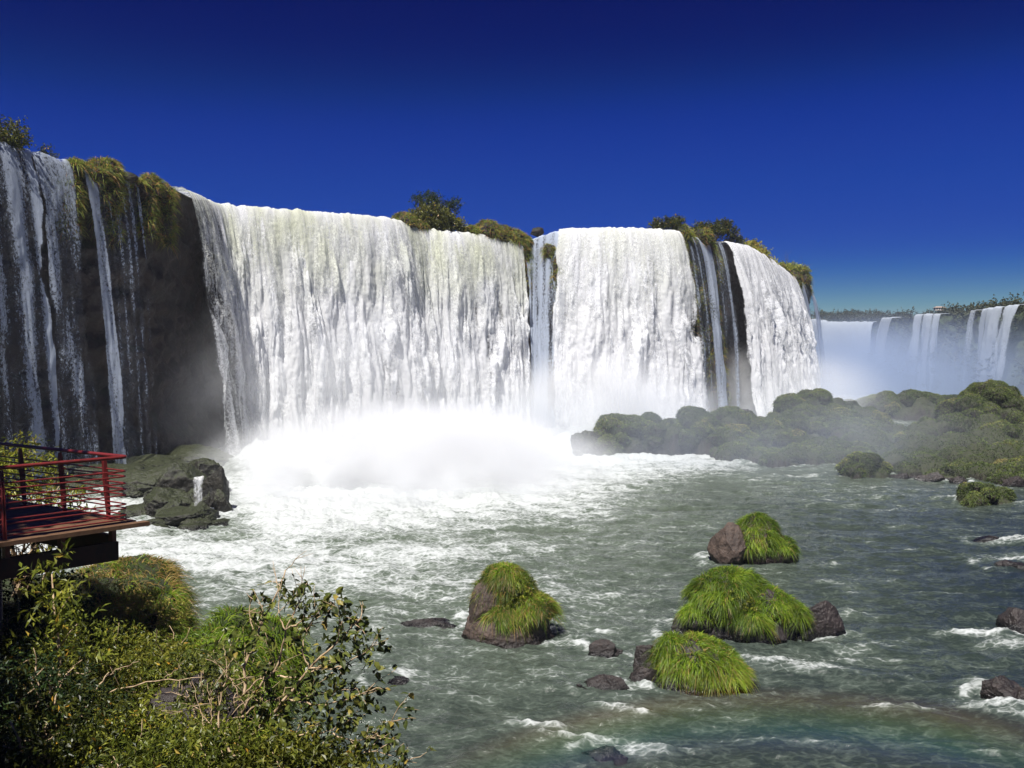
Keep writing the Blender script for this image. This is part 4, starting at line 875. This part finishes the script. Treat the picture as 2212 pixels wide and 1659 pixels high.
# railings: tubes turn the corner; posts on the far side, one on the near side
C3 = lambda a, b, h: np.array([C[0]+u[0]*a+v[0]*b, C[1]+u[1]*a+v[1]*b, DZ+h])
def bent(h, r, la=4.6, lb=7.0):
    P = [C3(la, 0, h)]+[C3(a_, 0, h) for a_ in np.linspace(la-.5, .09, 8)]+[C3(.035, .012, h), C3(.012, .035, h)]+[C3(0, b_, h) for b_ in np.linspace(.09, lb, 10)]
    return tube(P, r, 10)
hr = root
V, Fs, A = bent(1.1, .030); h_ = mk('handrail', local(V, root), Fs, M_RED, root)
for h in (.865,.777,.66,.563,.468,.316,.248,.137,.07):
    V, Fs, A = bent(h, .0125); mk('rail', local(V, root), Fs, M_RED, root)
outv = -u3; 
def post(q, out, side):
    pts = [(0,.022),(.35,.034),(.75,.038),(.98,.028),(1.06,.016)]
    parts = []; V = []
    for h, w_ in pts:
        c = q+zz*h-out*(.02+.06*h)
        for sx, sy in ((-1,-1),(1,-1),(1,1),(-1,1)): V.append(c+side*sx*.008+out*sy*w_)
    V = np.array(V); f = []
    for i in range(len(pts)-1):
        for j in range(4): f.append([i*4+j, i*4+(j+1)%4, i*4+4+(j+1)%4, i*4+4+j])
    f.append([3,2,1,0]); f.append([16,17,18,19])
    p1 = (V+side*.016, np.array(f), {}); p2 = (V-side*.016, np.array(f), {})
    pl_ = box(q+zz*.008, side*.07, out*.08, zz*.008)
    return join([p1, p2, pl_])
for b_ in (.58, 1.86, 3.12, 4.4, 5.7):
    V, Fs, A = post(C3(-.05, b_, 0), outv, v3); mk('post', local(V, root), Fs, M_RED, root, smooth=False)
for a_ in (1.87, 3.5):
    V, Fs, A = post(C3(a_, -.05, 0), -v3, u3); mk('post', local(V, root), Fs, M_RED, root, smooth=False)

# ---- bank plants
def bz(x, y): return float(bank_z(np.array([float(x)]), np.array([float(y)]))[0])
def bshrub(label, px, py_, d, rs, n, L, W, seed, mat=None, tint0=.42, **kw):
    """crown centred at that pixel (photo 2212 wide), rooted in the bank"""
    cs = []; L *= .8; W *= .8; n = int(n*.88); kw['r0'] = kw.get('r0', .03)*1.3
    for dx, dy, dzz, r in rs:
        q = PD(px, py_, d)+np.array([dx, dy, dzz]); cs.append((tuple(q), r))
    q = PD(px, py_, d); base = (q[0], q[1]+.1, bz(q[0], q[1]+.1)-.1)
    return shrub(label, base, cs, n, L, W, mat, seed, tint0=tint0, **kw)
def bmound(label, spots, seed, n=5000, **kw):
    parts = []; gp = []; c0 = None
    for i, (x, y, d, r, h) in enumerate(spots):
        q = PD(x, y, d); c = q-np.array([0, 0, h*.9])
        if c0 is None: c0 = c
        V, Fc = lump(c, (r, r*.9, h), seed*9+i, facets=5, amp=.2, sub=4); parts.append((V, Fc, {}))
        g = dict(L=.5, W=.016, droop=.9, nz=-.6, up=.45, zmin=-5, segs=4, tuft=.3, dry=.15, spread=.35); g.update(kw)
        gp.append(grass_on(V, Fc, n, g, seed+i))
    root = empty('grass_clump', c0); tag(root, label, 'grass')
    for V, Fs, A in parts: mk('soil', local(V, root), Fs, M_BANK, root)
    V, Fs, A = join(gp); mk('blades', local(V, root), Fs, M_GRASS, root, A); return root
bmound('grassy bank shoulder with brownish tips right below the deck corner', [(290,1215,20.5,1.0,1.1),(230,1240,20.0,1.2,1.2),(170,1262,19.0,1.3,1.2),(300,1262,19.5,1.05,1.4)], 301, 5500, dry=.5, p0=-.35)
bmound('tall grass knob at the river edge below the bank shoulder', [(345,1300,17.8,.75,1.2),(325,1350,17.0,.85,1.3)], 302, 5000, L=.45, dry=.2)
bmound('bright arching grass hummock behind the bare-branched shrub', [(500,1345,15.2,.9,1.0),(440,1380,14.6,.9,1.0),(560,1340,15.4,.7,.9),(470,1410,13.8,.9,.9)], 303, 5500, L=.5, dry=.06)
bmound('trailing olive grass between the hummock and the leafy bank', [(400,1425,13.5,.8,.9),(330,1440,13.6,.8,.8)], 304, 4000, L=.4, dry=.2)
RS = lambda a, b, c: [(0,0,0,(a,b,c)),(-a*.8,.1,-c*.3,(a*.7,b*.7,c*.7)),(a*.75,-.1,-c*.25,(a*.7,b*.7,c*.75))]
bshrub('tangled brown and green bush under the deck girder', 190, 1320, 16.5, RS(1.3,.8,.55), 9000, .10, .024, 401, M_TOPG, .8, r0=.02)
bshrub('leafy bush with yellowed leaves in the middle of the bank', 210, 1420, 13.5, RS(1.2,.7,.42), 6500, .10, .036, 402, M_LEAFY, .5, r0=.02)
bshrub('long leafy bush trailing toward the river below the grass knob', 330, 1450, 12.4, RS(.7,.6,.3), 3800, .10, .036, 403, M_LEAF, .6, r0=.018)
bshrub('olive bush on the bank left of the sapling', 40, 1440, 13.0, RS(1.0,.7,.55), 5000, .10, .036, 404, M_LEAF, .3, r0=.02)
bshrub('wide drooping bush crossing the lower bank', 80, 1500, 11.0, RS(.7,.5,.34), 3800, .09, .032, 405, M_LEAF, .5, r0=.02)
bshrub('sparse yellow-green bush hanging over the dark rock hollow', 400, 1460, 12.0, RS(.6,.5,.22), 2400, .09, .032, 406, M_LEAFY, .45, r0=.015)
bshrub('dark shaded bush at the left edge of the lower bank', 30, 1560, 9.5, RS(1.0,.8,.8), 7000, .10, .036, 407, M_TREEL, .3, r0=.02)
bshrub('dim bush left of the bright corner bush', 150, 1600, 9.0, RS(.8,.6,.5), 6000, .09, .034, 408, M_LEAF, .25, r0=.02)
bshrub('bright green feathery bush at the bottom left of the bare-branched shrub', 320, 1610, 9.0, RS(.7,.5,.36), 8000, .085, .026, 409, M_LEAFY, .6, r0=.015)
bshrub('yellowish low bush at the bottom edge beneath the twigs', 490, 1650, 7.8, RS(.8,.4,.3), 6500, .085, .03, 410, M_LEAFY, .45, r0=.012)
bshrub('olive leafy bush along the bottom edge right of the twigs', 650, 1665, 7.6, RS(.62,.4,.22), 3800, .085, .034, 411, M_LEAF, .55, r0=.012)
bshrub('dark bush in shadow below the deck at the far left', 20, 1300, 15.0, RS(1.0,.8,1.0), 6000, .11, .04, 412, M_TREEL, .25, r0=.02)
bshrub('bright narrow-leaved young tree behind the deck railing', 30, 1035, 20.5, [(0,0,0,(1.0,.7,.85)),(.8,0,-.55,(.8,.6,.55)),(-1.0,0,.0,(1.1,.8,.8)),(1.1,0,-1.1,(.7,.6,.35))], 6500, .16, .05, 413, M_LEAFY, .75, r0=.03)
bshrub('yellow-tinged leafy branch tips left of the bare stems', 450, 1470, 10.2, RS(.3,.3,.3), 900, .1, .045, 414, M_TWIGL, .55, r0=.012)
# the slender sapling in front of the deck
q0 = PD(125, 1560, 11.5); q0[2] = bz(q0[0], q0[1]); parts = []; lp = []
stem = [q0, PD(130, 1480, 11.6), PD(128, 1400, 11.7), PD(118, 1330, 11.7), PD(112, 1240, 11.8)]
parts.append(tube(stem, [.03,.026,.022,.016,.008], 8))
for (a, b) in (((128,1400),(170,1345)),((128,1420),(95,1370)),((120,1345),(150,1290)),((118,1320),(90,1300)),((130,1470),(185,1420))):
    parts.append(tube([PD(*a, 11.6), (PD(*a, 11.6)+PD(*b, 11.4))/2+np.array([0,0,.03]), PD(*b, 11.4)], [.012,.009,.005], 6))
    lp.append(PD(*b, 11.4))
lp += [stem[-1], stem[-2], PD(125,1390,11.6), PD(110,1265,11.75)]
root = empty('sapling', q0); tag(root, 'slender pale-stemmed sapling with whorls of leaves in front of the deck', 'sapling')
V, Fs, A = join(parts); mk('trunk', local(V, root), Fs, M_BARK, root)
V, Fs, A = foliage([(tuple(c), (.2,.2,.16)) for c in lp], 620, .13, .04, 55, shell=.1, tint0=.65); mk('foliage', local(V, root), Fs, M_LEAFY, root, A, smooth=False)

# ---- the bare-branched shrub, traced limb by limb with its own depth
def CP(x, y, d): return PT(x*.1929, 533.4+.1929*y, d)
lr = np.random.default_rng(99)
ST = [([(1240,1180),(1240,960),(1270,830),(1265,680),(1330,560),(1350,480),(1430,330),(1480,190)],8.6,8.9,.020),([(1240,960),(1290,850),(1440,700),(1480,500),(1540,370),(1595,250)],8.6,8.2,.016),
      ([(1250,1200),(1300,1060),(1380,970),(1480,860),(1600,700),(1750,560),(1870,440)],8.3,7.9,.020),([(1300,1060),(1450,1080),(1560,1040),(1700,1030),(1830,960)],8.3,7.8,.012),([(1440,740),(1540,750),(1650,700),(1760,690)],8.3,8.0,.010),
      ([(1240,1180),(1130,1040),(1130,900),(1180,740),(1170,640)],8.5,8.7,.013),([(1130,1040),(1060,950),(1020,905)],8.5,8.6,.008),([(1100,990),(1095,900),(1080,850)],8.5,8.6,.006),([(1480,500),(1600,440),(1720,400),(1740,330)],8.2,8.0,.009),
      ([(1500,1250),(1830,1180),(1900,1080),(1990,1000),(2090,960)],8.0,7.7,.009),([(1480,1230),(1700,1190),(1900,1120),(2160,1190)],8.0,7.6,.010),([(1240,960),(1350,880),(1500,850),(1700,830),(1850,800)],8.5,8.0,.011),([(1270,830),(1330,760),(1420,720),(1430,640)],8.6,8.7,.009),
      ([(1330,560),(1290,430),(1300,330)],8.8,9.0,.008),([(1350,480),(1370,400),(1340,360)],8.8,8.9,.006),([(1480,500),(1440,400),(1450,280)],8.2,8.4,.007),([(1600,700),(1560,600),(1590,500),(1640,430)],8.0,8.1,.008),([(1750,560),(1760,480),(1790,420)],7.9,7.9,.006),
      ([(1480,860),(1650,900),(1800,860),(1950,800)],8.2,7.8,.010),([(1700,1030),(1850,1080),(1960,1040)],7.9,7.7,.007),([(1600,700),(1750,700),(1880,620),(1960,560)],8.0,7.8,.008),([(1190,1060),(1160,1000),(1210,930)],8.5,8.3,.007),([(1180,740),(1230,800),(1210,880)],8.7,8.6,.006),([(1380,970),(1330,900),(1330,860)],8.3,8.2,.007)]
parts = []; tips = []
for pts, d0, d1, r0 in ST:
    n = len(pts); P = np.array([CP(x, y, d0+(d1-d0)*i/(n-1)) for i, (x, y) in enumerate(pts)])
    t = np.linspace(0, n-1, n*4); Q = np.stack([np.interp(t, np.arange(n), P[:,k]) for k in range(3)], 1)
    kr = np.array([.25,.5,.25]); Qs = Q.copy()
    for _ in range(2): Qs[1:-1] = (Qs[:-2]+2*Qs[1:-1]+Qs[2:])/4
    Qs[1:-1] += lr.normal(size=Qs[1:-1].shape)*.006
    parts.append(tube(Qs, r0*np.linspace(1, .3, len(Qs)), 8))
    for i in range(4, len(Qs)):
        if lr.random() < .6:
            px = (Qs[i]-Qs[i-1]); d = unit(unit(px)*.7+lr.normal(size=3)*.7+np.array([.15,0,.25])); l = lr.uniform(.10, .34)
            tt = np.linspace(0, 1, 5)[:,None]; B = Qs[i]+d*l*tt; B[1:] += np.cumsum(lr.normal(size=(4,3))*.010, 0)
            parts.append(tube(B, .0045*(1-.6*tt[:,0]), 5)); tips.append((B, i/len(Qs)))
            if lr.random() < .5:
                d2 = unit(d+lr.normal(size=3)*.6); B2 = B[2]+d2*l*.6*tt; parts.append(tube(B2, .003*(1-.5*tt[:,0]), 5)); tips.append((B2, i/len(Qs)))
root = empty('bare_branched_shrub', CP(1245, 1180, 8.6)); root.location.z = bz(root.location.x, root.location.y)
tag(root, 'sprawling shrub with bare tan stems and broad dark leaves reaching over the river', 'shrub')
V0 = CP(1245, 1200, 8.6); gz = np.array(root.location)
parts.append(tube([gz+np.array([0,0,-.2]), V0, CP(1245,1120,8.6)], [.035,.03,.024], 8))
V, Fs, A = join(parts); mk('branches', local(V, root), Fs, M_BARK, root)
LP = []; LD = []
def scr(q): # photo crop coordinates of a point
    a = q[0]/q[1]; b_ = (q[2]-CAMZ)/q[1]; return 512+a*F, 350-b_*F
for B, fr in tips:
    sx, sy = scr(B[-1])
    bare = (sx < 250)*.85+(sy < 585)*.45
    if lr.random() < bare: continue
    k = lr.integers(3, 8)
    for j in range(k):
        tq = lr.uniform(.3, 1.0); i = min(3, int(tq*4)); LP.append(B[i]+(B[i+1]-B[i])*(tq*4-i)); LD.append(unit(unit(B[-1]-B[0])*.4+lr.normal(size=3)*.7+np.array([0,0,-.45])))
for (x, y, rad, cnt) in [(1560,330,70,26),(1680,390,60,26),(1460,320,40,10),(1800,480,90,46),(1850,560,80,46),(1700,600,90,46),(1600,690,90,36),(1750,780,110,66),(1850,860,80,60),(1600,930,110,60),(1750,1000,110,60),(1480,1000,90,40),(1650,1080,110,66),(1980,1050,70,22),(1950,890,60,20),(1250,600,90,50),(1180,560,60,26),(1300,520,50,20),(1560,500,50,14),(1900,640,50,20),(1500,780,70,26),(1620,850,80,40)]:
    for j in range(cnt):
        LP.append(CP(x+lr.normal()*rad*.6, y+lr.normal()*rad*.6, 8.1+lr.normal()*.3)); LD.append(unit(lr.normal(size=3)+np.array([0,0,-.5])))
LP = np.array(LP); LD = np.array(LD); Lz = .07*(.6+.8*lr.random(len(LP)))
V, Fs, A = leaf_part(LP, LD, Lz, Lz*.62, np.clip(.45+.25*lr.normal(size=len(LP)), 0, 1), .15, six=True)
mk('leaves', local(V, root), Fs, M_TWIGL, root, A, smooth=False)

# ---- the tree beside the camera whose shade falls over the deck's left half
sdir = np.array(SD)
def shade_c(p, d): return tuple(np.array(p)+sdir*d)
cs = [(shade_c((-9.3,15.1,9.7), 11), (1.8,1.9,1.6)), (shade_c((-12.0,16.3,9.5), 12), (2.0,1.9,1.5)), (shade_c((-8.9,13.0,9.0), 10), (1.3,1.5,1.2)), (shade_c((-6.6,9.8,8), 10), (1.1,1.1,.9)), (shade_c((-5.4,8.0,8), 9.5), (.8,.8,.7)), (shade_c((-12.5,12,9), 11), (2.2,2.4,1.6))]
shrub('broad tree overhanging the left of the path', (-12.5, 3.0, bz(-12.5, 3.0)), cs, 24000, .26, .17, M_TREEL, 500, cat='tree', name='tree', r0=.13, bark=M_DBARK, shell=.2, tint0=.4)

# ------------------------------------------------------------------ spray and haze
def mist(name, label, c, r, dens, seed, ns=.12, thr=(.38,.62), flat=1.0, rot=0.0, aniso=-.25, col=(.97,.985,1), step=None, detail=3.0, power=1.0):
    V, Fc = ico(3)
    o = mk(name, V*1.0, Fc, None); o.location = c; o.scale = r; o.rotation_euler = (0, 0, rot)
    m = MT(name); tc = m.obj()
    ln = m.n('ShaderNodeVectorMath', operation='LENGTH'); m.set(ln, 0, tc)
    fall_ = m.mr(ln.outputs['Value'], 1.0, .25, 0, 1, True)
    if power != 1.0: fall_ = m.math('POWER', fall_, power)
    nz = m.mr(m.noise(m.geo(), ns, detail, .6), thr[0], thr[1], 0, 1)
    de = m.math('MULTIPLY', m.math('MULTIPLY', fall_, nz), dens)
    pv = m.n('ShaderNodeVolumePrincipled'); m.set(pv, 'Color', col); m.set(pv, 'Anisotropy', aniso); m.set(pv, 'Density', de)
    m.t.links.new(pv.outputs[0], m.out.inputs['Volume'])
    o.data.materials.append(m.m); tag(o, label, kind='stuff'); return o
def mp(x, y, d): return tuple(PD(x, y, d))
mist('spray_mist', 'dense white spray boiling at the foot of the main fall', mp(885,1035,84), (22.5,25,8.4), .62, 1, .13, (.42,.58), rot=.3, detail=5, step=None)
mist('spray_mist', 'spray at the left foot of the main fall', mp(640,1080,72), (7,11,5.5), .40, 2, .13, (.42,.62))
mist('spray_mist', 'white spray under the bright fall', mp(1310,885,118), (18,12,10), .24, 3, .10, (.38,.62))
mist('spray_mist', 'spray under the curved right fall', mp(1680,850,142), (20,16,9), .09, 4, .08, (.35,.62))
mist('spray_mist', 'drifting veil of spray over the islets and river', mp(1520,960,92), (40,22,9), .034, 5, .05, (.36,.66), col=(.78,.86,1), aniso=-.05)
mist('spray_mist', 'pale spray filling the far gorge', (mp(1900,830,225)[0], 225, 0), (85,100,24), .042, 6, .03, (.26,.58), col=(.50,.61,.84), aniso=0)
mist('spray_mist', 'thin spray hanging before the lower half of the main fall', mp(760,860,104), (28,7,15), .11, 7, .09, (.36,.65), rot=.65)
# even haze over everything
V, Fs, A = box((60,220,15.5),(260,0,0),(0,260,0),(0,0,19.5)); o = mk('haze', V, Fs, None, smooth=False); tag(o, kind='stuff')
m = MT('haze'); pv = m.n('ShaderNodeVolumePrincipled'); m.set(pv, 'Color', (.80,.88,1)); m.set(pv, 'Density', .00016); m.set(pv, 'Anisotropy', 0.0)
m.t.links.new(pv.outputs[0], m.out.inputs['Volume']); o.data.materials.append(m.m)

# ---- the rainbow in the spray: a coloured bow round the point opposite the sun, its light painted as colours on a thin sheet
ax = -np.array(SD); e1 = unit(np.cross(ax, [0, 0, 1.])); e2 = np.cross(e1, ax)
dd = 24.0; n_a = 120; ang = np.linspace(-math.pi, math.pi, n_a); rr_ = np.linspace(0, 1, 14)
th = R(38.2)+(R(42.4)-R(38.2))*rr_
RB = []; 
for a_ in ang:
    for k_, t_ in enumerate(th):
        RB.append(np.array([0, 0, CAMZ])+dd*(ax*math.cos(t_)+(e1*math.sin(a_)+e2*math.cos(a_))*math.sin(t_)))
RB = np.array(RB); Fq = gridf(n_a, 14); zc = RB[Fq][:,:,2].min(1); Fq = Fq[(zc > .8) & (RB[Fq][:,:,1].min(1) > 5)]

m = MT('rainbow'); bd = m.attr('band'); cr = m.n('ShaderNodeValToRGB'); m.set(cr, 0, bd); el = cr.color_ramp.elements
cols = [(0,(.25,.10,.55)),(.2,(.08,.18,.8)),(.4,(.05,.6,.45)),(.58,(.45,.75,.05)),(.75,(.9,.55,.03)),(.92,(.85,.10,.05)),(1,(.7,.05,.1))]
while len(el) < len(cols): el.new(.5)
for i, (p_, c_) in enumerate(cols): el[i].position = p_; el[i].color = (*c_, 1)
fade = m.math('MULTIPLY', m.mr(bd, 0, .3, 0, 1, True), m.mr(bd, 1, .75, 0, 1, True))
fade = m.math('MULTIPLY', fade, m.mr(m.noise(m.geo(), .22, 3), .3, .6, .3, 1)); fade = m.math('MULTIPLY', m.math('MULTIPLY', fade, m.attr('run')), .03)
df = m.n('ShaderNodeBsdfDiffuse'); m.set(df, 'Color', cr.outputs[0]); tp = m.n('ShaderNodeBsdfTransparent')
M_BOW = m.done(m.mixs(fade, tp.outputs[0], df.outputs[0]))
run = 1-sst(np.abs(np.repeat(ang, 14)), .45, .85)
o = mk('rainbow', RB, Fq, M_BOW, None, {'band': np.tile(rr_, n_a), 'run': run}); tag(o, 'faint rainbow arc painted on a thin sheet over the near river', kind='stuff')
boulder('bank_rock', 'dark shaded rock in the hollow between the leafy bank bushes', 'rock', [((*PD(430,1515,11.3)[:2], PD(430,1515,11.3)[2]-.1),(.75,.6,.4),dict(facets=24,cut=.55))], M_ROCK, seed=77)

def seg_lip(a, b, nx, ny):
    a = np.array(a); b = np.array(b); L_ = float(np.linalg.norm((b-a)[:2]))
    def lf(s):
        t = np.clip(np.asarray(s)/L_, 0, 1)[:,None]; return a+(b-a)*t, np.repeat(np.array([[nx, ny]]), len(t), 0)
    return lf, (lambda x: x*L_)
for (a_, b_, lab, sd) in [(PD(408,1040,61.5), PD(448,1030,62.5), 'small cascade pouring between the mossy boulders beside the main fall', 301), (PD(278,1118,58.5), PD(338,1138,59.5), 'low cascade spilling over rocks behind the deck corner', 302), (PD(300,1062,66), PD(318,1064,66), 'thin white trickle between dark boulders near the deck corner', 303)]:
    lf, sf_ = seg_lip(a_, b_, .35, -.93)
    fall(lab, 0.0, 1.0, .06, .47, v=1.0, lump_amp=.35, seed=sd, edge=(.5, .5), plume=0, lipf=lf, sf=sf_, step=.06, dz=.06, off=.9, back=1.0, zfoot=-.1, name='cascade', flute=.3)

parts = []
for pts, d_, r_ in [([(172,1552),(200,1505),(222,1465),(236,1452)],9.9,.016),([(200,1508),(262,1487),(345,1470),(440,1463)],9.9,.010),([(225,1465),(262,1440),(300,1428)],9.9,.007),([(102,1556),(108,1515),(107,1472),(116,1440)],9.7,.013),([(108,1500),(135,1470),(150,1445)],9.7,.007),([(30,1520),(75,1488),(98,1440)],10.5,.010),([(345,1470),(380,1450),(400,1425)],9.8,.005)]:
    P = np.array([PD(x, y, d_) for x, y in pts]); t = np.linspace(0, len(pts)-1, 12); Q = np.stack([np.interp(t, np.arange(len(pts)), P[:,k]) for k in range(3)], 1); Q[1:-1] += lr.normal(size=(10, 3))*.008
    parts.append(tube(Q, r_*np.linspace(1, .4, 12), 6))
b0 = PD(172, 1552, 9.9); b1 = PD(102, 1556, 9.7)
for b_, r_ in ((b0, .02), (b1, .016)):
    parts.append(tube([np.array([b_[0], b_[1], bz(b_[0], b_[1])-.1]), b_], [r_*1.2, r_], 6))
root = empty('dead_branches', b0); tag(root, 'forked grey bare stems rising from the dark hollow in the bank', 'bare shrub')
for V, Fs, A in parts: mk('stem', local(V, root), Fs, M_BARK, root)
